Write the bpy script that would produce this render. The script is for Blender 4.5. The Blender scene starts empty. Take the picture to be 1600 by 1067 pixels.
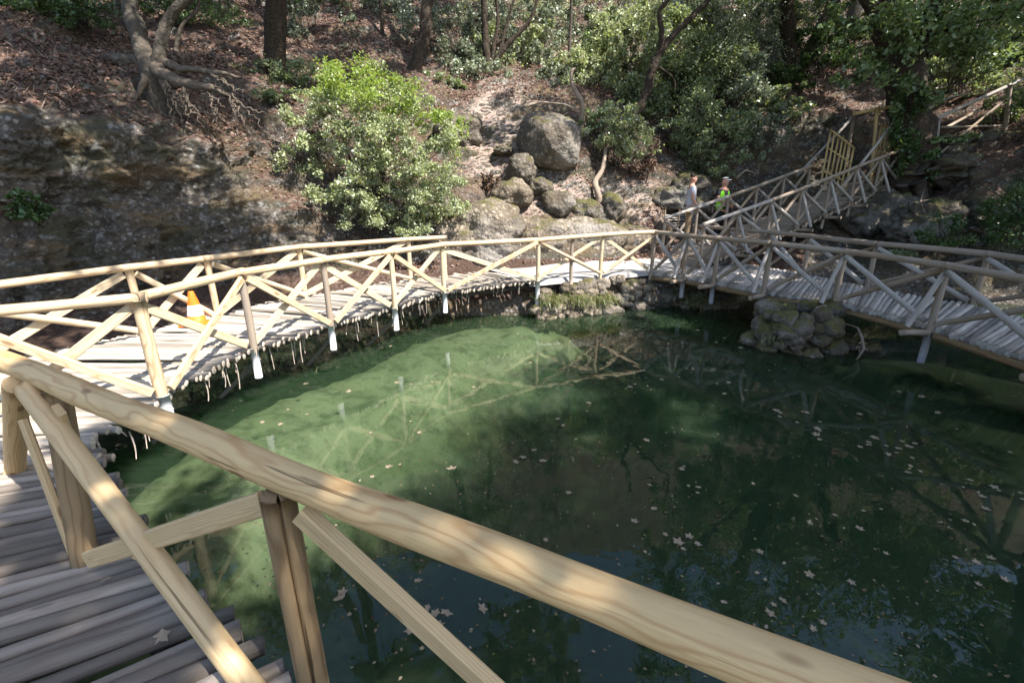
import bpy, bmesh, math, random
import numpy as np
from mathutils import Vector, Matrix
R = random.Random(7)
NR = np.random.default_rng(11)
rad = math.radians

# ------------------------------------------------------------ camera, sky, sun, exposure
sc = bpy.context.scene
CAMZ = 2.48                      # eye height over the water
FPX = 730.0                      # focal length in pixels of a 1600 px wide frame
PITCH = math.atan((533.5 - 295) / FPX)
cam_d = bpy.data.cameras.new('camera'); cam = bpy.data.objects.new('camera', cam_d)
sc.collection.objects.link(cam); sc.camera = cam
cam.location = (0, 0, CAMZ); cam.rotation_euler = (math.pi/2 - PITCH, 0, 0)
cam_d.sensor_width = 36; cam_d.lens = 36 * FPX / 1600; cam_d.clip_start = 0.05; cam_d.clip_end = 500

SUN = Vector((0.52, -0.36, 0.80)).normalized()      # direction towards the sun
w = bpy.data.worlds.new('World'); sc.world = w; w.use_nodes = True
nt = w.node_tree; nt.nodes.clear()
o_ = nt.nodes.new('ShaderNodeOutputWorld'); b_ = nt.nodes.new('ShaderNodeBackground'); s_ = nt.nodes.new('ShaderNodeTexSky')
s_.sky_type = 'NISHITA'; s_.sun_disc = False
s_.sun_elevation = math.asin(SUN.z); s_.sun_rotation = math.atan2(SUN.x, SUN.y)
b_.inputs[1].default_value = 0.135
nt.links.new(s_.outputs[0], b_.inputs[0]); nt.links.new(b_.outputs[0], o_.inputs[0])
sl = bpy.data.lights.new('sun', 'SUN'); sl.energy = 5.0; sl.angle = rad(0.5); sl.color = (1, .95, .88)
so = bpy.data.objects.new('sun', sl); sc.collection.objects.link(so)
so.rotation_euler = SUN.to_track_quat('Z', 'Y').to_euler(); so.location = (10, -7, 18)
sc.view_settings.view_transform = 'Standard'; sc.view_settings.look = 'None'
sc.view_settings.exposure = 1.45; sc.view_settings.gamma = 1
sc.render.engine = 'CYCLES'
sc.cycles.use_denoising = True
sc.cycles.max_bounces = 8; sc.cycles.diffuse_bounces = 4; sc.cycles.transparent_max_bounces = 12
sc.cycles.sample_clamp_indirect = 6; sc.cycles.caustics_reflective = False; sc.cycles.caustics_refractive = False

# ------------------------------------------------------------ helpers: pixel -> place
CP, SP = math.cos(PITCH), math.sin(PITCH)
def ray(x, y):
    u = (x - 800) / FPX; v = -(y - 533.5) / FPX
    return u, CP + v * SP, -SP + v * CP
def P(x, y, z):                       # the point of height z seen at pixel x, y
    u, dy, dz = ray(x, y); t = (z - CAMZ) / dz
    return Vector((u*t, dy*t, z))
def D(x, y, d):                       # the point d metres ahead seen at pixel x, y
    u, dy, dz = ray(x, y); t = d / dy
    return Vector((u*t, d, CAMZ + dz*t))
def ypix(d, z):
    return 533.5 + FPX * math.tan(math.atan2(CAMZ - z, d) - PITCH)

# ------------------------------------------------------------ helpers: objects
col = sc.collection
def tag(o, label=None, cat=None, group=None, kind=None):
    if label: o['label'] = label
    if cat: o['category'] = cat
    if group: o['group'] = group
    if kind: o['kind'] = kind
    return o
def thing(name, loc, label, cat, group=None):
    o = bpy.data.objects.new(name, None); col.objects.link(o); o.location = loc
    o.empty_display_size = .1
    return tag(o, label, cat, group)
def wloc(o):
    v = Vector((0, 0, 0))
    while o is not None:
        v += o.location; o = o.parent
    return v
def link(name, me, mat, parent=None, smooth=True, origin=None):
    o = bpy.data.objects.new(name, me); col.objects.link(o)
    if mat: me.materials.append(mat)
    if smooth: me.polygons.foreach_set('use_smooth', [True]*len(me.polygons))
    if parent is not None:
        me.transform(Matrix.Translation(-wloc(parent))); o.parent = parent
    elif origin is not None:
        me.transform(Matrix.Translation(-Vector(origin))); o.location = origin
    me.update()
    return o
def npmesh(name, V, F):               # V (n,3), F (m,k) with constant k
    me = bpy.data.meshes.new(name)
    V = np.asarray(V, np.float32); F = np.asarray(F, np.int32); m, k = F.shape
    me.vertices.add(len(V)); me.vertices.foreach_set('co', V.ravel())
    me.loops.add(m*k); me.loops.foreach_set('vertex_index', F.ravel())
    me.polygons.add(m); me.polygons.foreach_set('loop_start', np.arange(0, m*k, k, dtype=np.int32))
    me.update(calc_edges=True)
    return me
def attrib(me, name, data):
    a = me.attributes.new(name, 'FLOAT_VECTOR', 'POINT'); a.data.foreach_set('vector', np.asarray(data, np.float32).ravel())

class MB:                             # collects tubes and boards into one mesh with wood coordinates
    def __init__(s): s.v = []; s.f = []; s.g = []
    def tube(s, pts, rr, sides=12, cap=True, wob=.04, groove=None, flat=0):
        pts = [Vector(p) for p in pts]; n = len(pts); b = len(s.v)
        if not hasattr(rr, '__len__'): rr = [rr]*n
        zoff = R.uniform(0, 40); px, py = R.uniform(-.5, .5), R.uniform(-.5, .5)
        ph = R.uniform(0, 6)
        L = 0; up = None
        wo = [R.uniform(-wob, wob) for _ in range(sides)]
        for i, p in enumerate(pts):
            t = (pts[min(i+1, n-1)] - pts[max(i-1, 0)]).normalized()
            if up is None:
                up = Vector((0, 0, 1)) if abs(t.z) < .9 else Vector((1, 0, 0))
                up = (up - t*up.dot(t)).normalized()
            else: up = (up - t*up.dot(t)).normalized()
            sd = t.cross(up)
            if i: L += (p - pts[i-1]).length
            for k in range(sides):
                a = 2*math.pi*k/sides
                r = rr[i]*(1 + wo[k]*.6 + wob*.5*math.sin(a*2+ph+L*9))
                if groove is not None and k == groove: r *= .12
                c, d = math.cos(a), math.sin(a)
                s.v.append(p + (up*c + sd*d)*r)
                s.g.append((c*rr[i] + px*rr[i], d*rr[i] + py*rr[i], L + zoff))
        for i in range(n-1):
            for k in range(sides):
                k2 = (k+1) % sides
                s.f.append((b+i*sides+k, b+(i+1)*sides+k, b+(i+1)*sides+k2, b+i*sides+k2)[::-1])
        if cap:
            for i, rev in ((0, False), (n-1, True)):
                t = (pts[0]-pts[1]).normalized() if i == 0 else (pts[-1]-pts[-2]).normalized()
                ring = [b+i*sides+k for k in range(sides)]
                r2 = []
                for k in ring:
                    s.v.append(Vector(s.v[k]).lerp(pts[i], .12) + t*rr[i]*.1); g = s.g[k]; s.g.append((g[0]*.88, g[1]*.88, g[2]+rr[i]*.3)); r2.append(len(s.v)-1)
                s.v.append(pts[i] + t*rr[i]*.1); s.g.append((px*rr[i], py*rr[i], zoff + (0 if i == 0 else L))); c0 = len(s.v)-1
                for k in range(sides):
                    k2 = (k+1) % sides
                    q = (ring[k], ring[k2], r2[k2], r2[k]); tr = (r2[k], r2[k2], c0)
                    s.f.append(q[::-1] if rev else q); s.f.append(tr[::-1] if rev else tr)
        return s
    def board(s, p0, p1, w, t, nrm, bev=.006, seg=6):   # a sawn board from p0 to p1, face looking along nrm
        p0, p1 = Vector(p0), Vector(p1); ax = (p1-p0).normalized(); L = (p1-p0).length
        n = Vector(nrm); n = (n - ax*n.dot(ax)).normalized(); sd = ax.cross(n)
        prof = [(-w/2+bev, -t/2), (w/2-bev, -t/2), (w/2, -t/2+bev), (w/2, t/2-bev), (w/2-bev, t/2), (-w/2+bev, t/2), (-w/2, t/2-bev), (-w/2, -t/2+bev)]
        b = len(s.v); zo = R.uniform(0, 40); ox, oy = R.uniform(-.04, .04), R.uniform(.03, .08)
        for i in range(seg+1):
            c = p0 + ax*(L*i/seg)
            for (x, y) in prof:
                s.v.append(c + sd*x + n*y); s.g.append((x+ox, y+oy, L*i/seg+zo))
        m = len(prof)
        for i in range(seg):
            for k in range(m):
                s.f.append((b+i*m+k, b+i*m+(k+1) % m, b+(i+1)*m+(k+1) % m, b+(i+1)*m+k))
        s.f.append(tuple(b+k for k in range(m))[::-1]); s.f.append(tuple(b+seg*m+k for k in range(m)))
        return s
    def build(s, name, mat, parent=None, smooth=True, origin=None):
        me = bpy.data.meshes.new(name); me.from_pydata([tuple(v) for v in s.v], [], s.f)
        attrib(me, 'gl', s.g)
        return link(name, me, mat, parent, smooth, origin)
def line(p0, p1, n, bend=0.0, jit=0.0):
    p0, p1 = Vector(p0), Vector(p1); d = p1-p0
    sd = d.cross(Vector((0, 0, 1)));
    sd = sd.normalized() if sd.length > 1e-4 else Vector((1, 0, 0))
    b = R.uniform(-bend, bend); out = []
    for i in range(n+1):
        t = i/n
        j = Vector((R.uniform(-jit, jit), R.uniform(-jit, jit), R.uniform(-jit, jit))) if 0 < i < n else Vector()
        out.append(p0 + d*t + sd*b*math.sin(math.pi*t) + Vector((0, 0, b*.4))*math.sin(math.pi*t) + j)
    return out
def pole(name, p0, p1, r, mat, parent, r1=None, sides=12, n=8, bend=.015, groove=None, wob=.05, jit=0.0):
    r1 = r if r1 is None else r1
    m = MB(); m.tube(line(p0, p1, n, bend, jit), [r+(r1-r)*i/n for i in range(n+1)], sides, groove=groove, wob=wob)
    return m.build(name, mat, parent)
def plank(name, p0, p1, wd, t, nrm, mat, parent):
    return MB().board(p0, p1, wd, t, nrm).build(name, mat, parent, smooth=False)

# ------------------------------------------------------------ numpy noise
_perm = np.random.default_rng(3).random((64, 64, 64)).astype(np.float32)
def vnoise(p):
    p = np.asarray(p, np.float32); i = np.floor(p).astype(int); f = p - i; f = f*f*(3-2*f)
    def g(a, b, c): return _perm[(i[:, 0]+a) & 63, (i[:, 1]+b) & 63, (i[:, 2]+c) & 63]
    x = f[:, 0]; y = f[:, 1]; z = f[:, 2]
    c00 = g(0,0,0)*(1-x)+g(1,0,0)*x; c10 = g(0,1,0)*(1-x)+g(1,1,0)*x
    c01 = g(0,0,1)*(1-x)+g(1,0,1)*x; c11 = g(0,1,1)*(1-x)+g(1,1,1)*x
    return ((c00*(1-y)+c10*y)*(1-z) + (c01*(1-y)+c11*y)*z)*2-1
def fbm(p, oct=4, sc_=1.0, gain=.5):
    p = np.asarray(p, np.float32)*sc_; o = np.zeros(len(p), np.float32); a = 1
    for k in range(oct): o += a*vnoise(p + 17.3*k); p = p*2.03; a *= gain
    return o

# ------------------------------------------------------------ materials
def mat(name):
    m = bpy.data.materials.new(name); m.use_nodes = True; t = m.node_tree; t.nodes.clear()
    out = t.nodes.new('ShaderNodeOutputMaterial')
    return m, t, out
def N(t, typ, **kw):
    n = t.nodes.new('ShaderNode'+typ)
    for k, v in kw.items():
        if k.startswith('i_'):
            key = k[2:]; key = int(key) if key.isdigit() else key.replace('_', ' ')
            n.inputs[key].default_value = v
        else: setattr(n, k, v)
    return n
def L(t, a, b): t.links.new(a, b)
def ramp(t, fac, stops, interp='LINEAR'):
    r = t.nodes.new('ShaderNodeValToRGB'); r.color_ramp.interpolation = interp
    e = r.color_ramp.elements
    while len(e) < len(stops): e.new(.5)
    for k, (p, c) in enumerate(stops):
        e[k].position = p; e[k].color = (*c, 1) if len(c) == 3 else c
    L(t, fac, r.inputs[0]); return r.outputs[0]
def mixc(t, fac, a, b, mode='MIX'):
    m = t.nodes.new('ShaderNodeMix'); m.data_type = 'RGBA'; m.blend_type = mode
    for sock, v in ((m.inputs[0], fac), (m.inputs[6], a), (m.inputs[7], b)):
        if isinstance(v, (int, float)): sock.default_value = v
        elif isinstance(v, tuple): sock.default_value = (*v, 1)
        else: L(t, v, sock)
    return m.outputs[2]
def math_(t, op, a, b=None):
    m = t.nodes.new('ShaderNodeMath'); m.operation = op
    for k, v in enumerate((a, b)):
        if v is None: continue
        if isinstance(v, (int, float)): m.inputs[k].default_value = v
        else: L(t, v, m.inputs[k])
    return m.outputs[0]
def noise(t, vec, scale, detail=4, rough=.55, dist=0):
    n = N(t, 'TexNoise', i_Scale=scale, i_Detail=detail, i_Roughness=rough, i_Distortion=dist)
    if vec is not None: L(t, vec, n.inputs['Vector'])
    return n.outputs[0]
def mapping(t, vec, scale):
    m = t.nodes.new('ShaderNodeMapping'); m.inputs['Scale'].default_value = scale; L(t, vec, m.inputs['Vector']); return m.outputs[0]
def pbsdf(t, out, colour, rough=.7, bumph=None, bump=.3, dist=.02, spec=.3):
    p = N(t, 'BsdfPrincipled'); p.inputs['Specular IOR Level'].default_value = spec
    if isinstance(colour, tuple): p.inputs['Base Color'].default_value = (*colour, 1)
    else: L(t, colour, p.inputs['Base Color'])
    if isinstance(rough, (int, float)): p.inputs['Roughness'].default_value = rough
    else: L(t, rough, p.inputs['Roughness'])
    if bumph is not None:
        b = N(t, 'Bump', i_Strength=bump, i_Distance=dist); L(t, bumph, b.inputs['Height']); L(t, b.outputs[0], p.inputs['Normal'])
    L(t, p.outputs[0], out.inputs[0]); return p

def wood(name, light, dark, knot, freq=420, grey=None, greyamt=0.0, rough=.65, ringamt=.75, bump=.25, vary=.5, dis=.055):
    m, t, out = mat(name)
    g = N(t, 'Attribute', attribute_name='gl').outputs['Vector']
    big = noise(t, mapping(t, g, (6, 6, .9)), 1.0, 3)
    fine = noise(t, mapping(t, g, (160, 160, 5)), 1.0, 4, .6)
    sep = N(t, 'SeparateXYZ'); L(t, g, sep.inputs[0])
    x = math_(t, 'ADD', sep.outputs[0], math_(t, 'MULTIPLY', math_(t, 'SUBTRACT', big, .5), dis))
    big2 = noise(t, mapping(t, g, (5, 5, 1.3)), 1.7, 2)
    y = math_(t, 'ADD', sep.outputs[1], math_(t, 'MULTIPLY', math_(t, 'SUBTRACT', big2, .5), dis))
    r = math_(t, 'SQRT', math_(t, 'ADD', math_(t, 'MULTIPLY', x, x), math_(t, 'MULTIPLY', y, y)))
    ring = math_(t, 'SINE', math_(t, 'MULTIPLY', r, freq))
    ring = math_(t, 'MULTIPLY', math_(t, 'ADD', ring, 1), .5)
    ring = math_(t, 'POWER', ring, 3.0)
    c = mixc(t, math_(t, 'MULTIPLY', ring, ringamt), light, dark)
    c = mixc(t, math_(t, 'MULTIPLY', fine, .45), c, tuple(v*.55 for v in dark))
    vor = N(t, 'TexVoronoi', i_Scale=1.0); L(t, mapping(t, g, (9, 9, 3.2)), vor.inputs['Vector'])
    kn = ramp(t, vor.outputs['Distance'], [(.0, (1, 1, 1)), (.10, (1, 1, 1)), (.17, (0, 0, 0))])
    c = mixc(t, math_(t, 'MULTIPLY', kn, .75), c, knot)
    if grey:
        gm = ramp(t, noise(t, mapping(t, g, (14, 14, 2.2)), 1.0, 5, .65), [(.5-.5*greyamt+.0, (1, 1, 1)), (.95-.2*greyamt, (0, 0, 0))]) if greyamt < 1 else None
        gc = mixc(t, fine, tuple(v*.5 for v in grey), tuple(min(1, v*1.35) for v in grey))
        c = mixc(t, gm if gm is not None else 1.0, c, gc)
    chk = noise(t, mapping(t, g, (55, 55, 1.1)), 1.0, 3, .6)
    c = mixc(t, ramp(t, chk, [(.66, (0, 0, 0)), (.70, (.8, .8, .8))]), c, tuple(v*.3 for v in dark))
    dirt = noise(t, mapping(t, g, (12, 12, 3)), 1.0, 6, .65)
    c = mixc(t, ramp(t, dirt, [(.52, (0, 0, 0)), (.8, (.22, .22, .22))]), c, tuple(v*.5 for v in dark))
    hv = N(t, 'HueSaturation'); L(t, c, hv.inputs['Color'])
    isl = N(t, 'NewGeometry').outputs['Random Per Island']
    vv = math_(t, 'ADD', math_(t, 'MULTIPLY', isl, vary), 1-vary/2); L(t, vv, hv.inputs['Value'])
    hgt = math_(t, 'ADD', math_(t, 'MULTIPLY', ring, .3), fine)
    pbsdf(t, out, hv.outputs[0], rough, hgt, bump, .006)
    return m
M = {}
M['pine'] = wood('fresh_pine', (.57, .455, .30), (.36, .215, .11), (.17, .085, .035), freq=640, rough=.55)
M['rail_pine'] = wood('warm_pine', (.60, .425, .215), (.36, .195, .08), (.15, .07, .03), freq=980, rough=.6, dis=.034, ringamt=.6)  # fresh pine warmed in its colour to offset blue sky light
M['near_board'] = wood('warm_board', (.56, .41, .23), (.40, .26, .125), (.17, .09, .04), freq=800, rough=.65, dis=.03, ringamt=.6)  # board pine given the same warmth against the blue sky light
M['board'] = wood('sawn_pine', (.58, .475, .325), (.43, .31, .18), (.2, .11, .05), freq=420, rough=.7)
M['post'] = wood('shaded_brown_pine', (.25, .17, .09), (.14, .085, .042), (.08, .04, .02), freq=380, rough=.7)  # brown pine with the near posts' shade worked into its colour
M['grey_wood'] = wood('weathered_pole', (.32, .225, .135), (.19, .12, .07), (.08, .05, .03), freq=300, grey=(.27, .235, .20), greyamt=.55, rough=.8, bump=.4)
M['old_wood'] = wood('silvered_log', (.34, .29, .24), (.2, .16, .13), (.07, .05, .04), freq=260, grey=(.36, .345, .33), greyamt=.85, rough=.85, bump=.5, vary=.95)
M['deck_grey'] = wood('worn_deck_log', (.25, .205, .165), (.13, .10, .08), (.05, .04, .03), freq=240, grey=(.25, .215, .18), greyamt=.8, rough=.85, bump=.7, vary=.95)
M['bleached'] = wood('bleached_log', (.42, .34, .25), (.26, .20, .14), (.12, .09, .06), freq=260, grey=(.40, .37, .33), greyamt=.7, rough=.85, bump=.5, vary=.95)
M['bamboo'] = wood('dry_cane', (.50, .36, .17), (.36, .24, .10), (.2, .12, .05), freq=120, rough=.6)
M['dark_beam'] = wood('dark_beam', (.05, .04, .03), (.03, .022, .016), (.03, .02, .015), freq=200, rough=.85)
def simple(name, c, rough=.6, scale=30, var=.35, bump=.1, spec=.3, metal=0):
    m, t, out = mat(name)
    g = N(t, 'TexCoord').outputs['Object']
    n = noise(t, g, scale, 4)
    cc = mixc(t, n, tuple(v*(1-var) for v in c), tuple(min(1, v*(1+var)) for v in c))
    p = pbsdf(t, out, cc, rough, n, bump, .01 if bump < .7 else .05, spec); p.inputs['Metallic'].default_value = metal
    return m
M['sleeve'] = simple('white_sleeve', (.56, .56, .58), .5, 14, .25)
M['bark'] = simple('dark_bark', (.050, .039, .030), .95, 16, .75, 1.0, .1)
M['bark_grey'] = simple('grey_bark', (.085, .072, .058), .95, 14, .7, 1.0, .1)
M['root'] = simple('pale_root', (.23, .18, .14), .9, 12, .4, .5)
M['root_dark'] = simple('dark_root', (.115, .092, .072), .95, 14, .5, .8, .1)
M['fibre'] = simple('pale_fibre', (.34, .29, .24), .85, 40, .3)
M['sleeve_grey'] = simple('grey_sleeve', (.21, .21, .22), .6, 14, .3)
M['steel'] = simple('dull_steel', (.16, .15, .14), .5, 30, .4, .1)
M['orange'] = simple('orange_plastic', (.75, .17, .02), .5, 20, .2)
M['white_band'] = simple('white_band', (.82, .80, .78), .4, 20, .05)
M['skin'] = simple('skin', (.42, .22, .15), .55, 30, .1)
M['hair'] = simple('dark_hair', (.02, .014, .01), .6, 90, .5)
M['tee'] = simple('grey_shirt', (.40, .40, .44), .9, 40, .12)
M['shorts'] = simple('pale_shorts', (.50, .46, .45), .9, 40, .12)
M['black'] = simple('black_cloth', (.018, .018, .02), .85, 40, .3)
M['hivis'] = simple('lime_vest', (.30, .80, .03), .6, 40, .08)
M['tape'] = simple('reflective_tape', (.62, .66, .62), .35, 40, .08)
M['cap'] = simple('white_cap', (.75, .74, .74), .8, 40, .08)

def leafmat(name, cols, trans=.4, rough=.38, spec=.6, yel=(1.25, 1.15, .5)):
    m, t, out = mat(name)
    isl = N(t, 'NewGeometry').outputs['Random Per Island']
    n = len(cols)
    c = ramp(t, isl, [(k/(n-1) if n > 1 else 0, cc) for k, cc in enumerate(cols)])
    g = N(t, 'TexCoord').outputs['Object']
    cl = noise(t, g, 1.3, 3)
    hv = N(t, 'HueSaturation'); L(t, c, hv.inputs['Color']); L(t, math_(t, 'ADD', math_(t, 'MULTIPLY', cl, .9), .55), hv.inputs['Value'])
    p = N(t, 'BsdfPrincipled'); p.inputs['Roughness'].default_value = rough; p.inputs['Specular IOR Level'].default_value = spec
    L(t, hv.outputs[0], p.inputs['Base Color'])
    tr = N(t, 'BsdfTranslucent'); tc = mixc(t, 1.0, hv.outputs[0], yel, 'MULTIPLY'); L(t, tc, tr.inputs[0])
    mx = N(t, 'MixShader'); mx.inputs[0].default_value = trans; L(t, p.outputs[0], mx.inputs[1]); L(t, tr.outputs[0], mx.inputs[2])
    L(t, mx.outputs[0], out.inputs[0]); return m
M['leaf_bush'] = leafmat('bush_leaf', [(.30, .36, .17), (.40, .44, .30), (.36, .43, .13), (.45, .47, .37), (.20, .26, .12), (.33, .30, .20)], .3, yel=(1.1, 1.08, .65))
M['leaf_grey'] = leafmat('grey_green_leaf', [(.22, .26, .17), (.34, .37, .28), (.14, .18, .10), (.40, .42, .34)], .25, yel=(1.05, 1.05, .75))
M['leaf_mid'] = leafmat('mid_green_leaf', [(.18, .24, .12), (.28, .34, .20), (.13, .18, .09), (.36, .40, .30)], .4)
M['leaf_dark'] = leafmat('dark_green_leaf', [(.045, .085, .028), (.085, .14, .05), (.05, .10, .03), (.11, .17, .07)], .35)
M['leaf_lime'] = leafmat('lime_leaf', [(.25, .36, .06), (.32, .42, .10), (.18, .29, .05), (.36, .43, .16)], .5)
M['leaf_plane'] = leafmat('plane_leaf', [(.11, .17, .06), (.19, .26, .11), (.09, .14, .05), (.24, .30, .14), (.18, .25, .16)], .38, yel=(1.15, 1.1, .6))
M['leaf_dry'] = leafmat('dry_leaf', [(.11, .06, .04), (.19, .12, .09), (.07, .036, .026), (.30, .22, .18), (.14, .068, .045), (.17, .10, .075)], .15, .7, .25)
M['leaf_float'] = leafmat('floating_leaf', [(.12, .065, .035), (.20, .14, .09), (.07, .035, .02), (.30, .235, .17), (.095, .045, .03), (.17, .13, .04)], .15, .6, .3)
M['twig_dry'] = leafmat('dry_twigs', [(.17, .13, .10), (.25, .20, .16), (.11, .08, .06)], .1, .8, .2)
M['grass'] = leafmat('grass_blade', [(.10, .16, .04), (.20, .22, .09), (.28, .24, .14), (.07, .13, .03)], .35)

def rockmat(name, base=(.135, .12, .10), moss=.3, pebble=11):
    m, t, out = mat(name)
    geo = N(t, 'NewGeometry'); g = geo.outputs['Position']
    v1 = N(t, 'TexVoronoi', i_Scale=pebble); L(t, g, v1.inputs['Vector'])
    v2 = N(t, 'TexVoronoi', i_Scale=pebble*2.7); L(t, g, v2.inputs['Vector'])
    n1 = noise(t, g, 1.1, 6, .6); n2 = noise(t, g, 6, 6, .65); n3 = noise(t, g, .45, 4, .55)
    sepc = N(t, 'SeparateColor'); L(t, v1.outputs['Color'], sepc.inputs[0])
    c = mixc(t, math_(t, 'POWER', sepc.outputs[0], 1.8), tuple(v*.5 for v in base), tuple(v*2.0 for v in base))
    c = mixc(t, ramp(t, v2.outputs['Distance'], [(.1, (.7, .7, .7)), (.5, (0, 0, 0))]), c, tuple(v*1.7 for v in base))
    c = mixc(t, ramp(t, v1.outputs['Distance'], [(.35, (0, 0, 0)), (.75, (1, 1, 1))]), c, tuple(v*.55 for v in base))
    c = mixc(t, math_(t, 'MULTIPLY', n2, .55), c, (.115, .09, .065))
    c = mixc(t, ramp(t, n1, [(.48, (0, 0, 0)), (.62, (1, 1, 1))]), c, mixc(t, n2, (.05, .045, .035), (.13, .10, .07)))
    wm = ramp(t, n3, [(.5, (0, 0, 0)), (.68, (.75, .75, .75))])
    c = mixc(t, wm, c, mixc(t, n2, (.36, .34, .31), (.17, .15, .13)))
    sep = N(t, 'SeparateXYZ'); L(t, geo.outputs['Normal'], sep.inputs[0])
    mm = math_(t, 'ADD', math_(t, 'MULTIPLY', sep.outputs[2], .3), noise(t, g, 2.3, 6, .6))
    mf = ramp(t, mm, [(.95-moss*.75, (0, 0, 0)), (1.08-moss*.75, (1, 1, 1))])
    c = mixc(t, mf, c, mixc(t, n2, (.05, .048, .02), (.12, .11, .045)))
    h = math_(t, 'ADD', math_(t, 'MULTIPLY', v1.outputs['Distance'], -.8), math_(t, 'ADD', n2, math_(t, 'MULTIPLY', v2.outputs['Distance'], -.3)))
    pbsdf(t, out, c, .92, h, .75, .05, .15)
    return m
M['rock'] = rockmat('conglomerate_rock')
M['rock_moss'] = rockmat('mossy_stone', (.125, .115, .10), .45, 12)
M['rock_dark'] = rockmat('shaded_rock', (.075, .072, .066), .35, 10)  # rock colour lowered to carry the right bank's shade
M['rock_pale'] = rockmat('pale_rock', (.23, .19, .145), .3, 12)

def groundmat():
    m, t, out = mat('hillside')
    geo = N(t, 'NewGeometry'); g = geo.outputs['Position']
    sep = N(t, 'SeparateXYZ'); L(t, geo.outputs['True Normal'], sep.inputs[0])
    n1 = noise(t, g, .8, 6, .6); n2 = noise(t, g, 9, 6, .7); n3 = noise(t, g, 26, 4, .7)
    # litter and soil
    v = N(t, 'TexVoronoi', i_Scale=16.0); L(t, g, v.inputs['Vector'])
    sc3 = N(t, 'SeparateColor'); L(t, v.outputs['Color'], sc3.inputs[0])
    soil = mixc(t, n2, (.035, .024, .018), (.14, .09, .068))
    lit = ramp(t, sc3.outputs[0], [(0, (.05, .028, .02)), (.4, (.115, .068, .05)), (.75, (.19, .13, .105)), (1, (.32, .25, .21))])
    soil = mixc(t, ramp(t, n1, [(.42, (.05, .05, .05)), (.62, (.85, .85, .85))]), soil, lit)
    du = N(t, 'Attribute', attribute_name='dust').outputs['Fac']
    soil = mixc(t, ramp(t, math_(t, 'ADD', math_(t, 'MULTIPLY', du, .6), math_(t, 'MULTIPLY', noise(t, g, 1.1, 6, .65), .6)), [(.52, (0, 0, 0)), (.72, (.9, .9, .9))]), soil, mixc(t, n3, (.28, .21, .17), (.50, .40, .34)))
    # rock
    v1 = N(t, 'TexVoronoi', i_Scale=13.0); L(t, g, v1.inputs['Vector'])
    s1 = N(t, 'SeparateColor'); L(t, v1.outputs['Color'], s1.inputs[0])
    rk = mixc(t, math_(t, 'POWER', s1.outputs[0], 2.0), (.085, .078, .07), (.46, .44, .41))
    rk = mixc(t, ramp(t, v1.outputs['Distance'], [(.3, (0, 0, 0)), (.7, (1, 1, 1))]), rk, (.09, .08, .07))
    rk = mixc(t, ramp(t, noise(t, g, 14, 6, .75), [(.4, (0, 0, 0)), (.6, (.8, .8, .8))]), rk, (.085, .066, .048))
    st = noise(t, mapping(t, g, (.9, .9, 1.6)), 1.0, 6, .62)
    rk = mixc(t, ramp(t, st, [(.46, (0, 0, 0)), (.6, (.9, .9, .9))]), rk, mixc(t, n2, (.035, .035, .025), (.12, .11, .07)))
    oc = noise(t, mapping(t, g, (.7, .7, 2.4)), 1.0, 5, .6)
    rk = mixc(t, ramp(t, oc, [(.5, (0, 0, 0)), (.62, (.7, .7, .7))]), rk, mixc(t, n3, (.10, .065, .035), (.24, .17, .10)))
    wl = noise(t, g, 3.3, 8, .78)
    rk = mixc(t, ramp(t, wl, [(.56, (0, 0, 0)), (.64, (.6, .6, .6))]), rk, (.33, .33, .32))
    f = math_(t, 'ADD', sep.outputs[2], math_(t, 'MULTIPLY', math_(t, 'SUBTRACT', n1, .5), .25))
    fac = ramp(t, f, [(.50, (0, 0, 0)), (.62, (1, 1, 1))])
    rm = N(t, 'Attribute', attribute_name='rock').outputs['Fac']
    rm = math_(t, 'ADD', rm, math_(t, 'MULTIPLY', math_(t, 'SUBTRACT', noise(t, g, 2.2, 6, .65), .5), .9))
    fac = math_(t, 'MULTIPLY', fac, ramp(t, rm, [(.42, (1, 1, 1)), (.56, (0, 0, 0))]))
    c = mixc(t, fac, rk, soil)
    h = math_(t, 'ADD', math_(t, 'MULTIPLY', v1.outputs['Distance'], -.5), math_(t, 'ADD', n2, math_(t, 'MULTIPLY', n3, .5)))
    pbsdf(t, out, c, .95, h, 1.0, .09, .1)
    return m
M['ground'] = groundmat()
def pathmat():
    m, t, out = mat('dusty_path')
    g = N(t, 'NewGeometry').outputs['Position']
    n1 = noise(t, g, 1.2, 5); n2 = noise(t, g, 14, 6, .7)
    c = mixc(t, n1, (.30, .28, .26), (.42, .40, .38)); c = mixc(t, math_(t, 'MULTIPLY', n2, .5), c, (.2, .18, .165))
    pbsdf(t, out, c, .9, n2, .4, .02); return m
M['path'] = pathmat()
def bedmat():
    m, t, out = mat('pond_bed')
    g = N(t, 'NewGeometry').outputs['Position']
    sep = N(t, 'SeparateXYZ'); L(t, g, sep.inputs[0])
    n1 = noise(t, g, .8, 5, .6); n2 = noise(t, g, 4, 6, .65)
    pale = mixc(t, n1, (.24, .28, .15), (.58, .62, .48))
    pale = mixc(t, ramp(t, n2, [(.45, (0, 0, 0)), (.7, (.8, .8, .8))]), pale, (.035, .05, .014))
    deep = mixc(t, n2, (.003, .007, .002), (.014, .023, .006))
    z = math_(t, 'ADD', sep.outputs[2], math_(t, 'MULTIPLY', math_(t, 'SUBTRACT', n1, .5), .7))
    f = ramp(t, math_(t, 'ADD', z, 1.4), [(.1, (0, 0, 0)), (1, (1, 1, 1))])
    pbsdf(t, out, mixc(t, f, deep, pale), .9, n2, .3, .03); return m  # pale shelf doubles as the sunlit band, deep tone as light lost in water
M['bed'] = bedmat()
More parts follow.
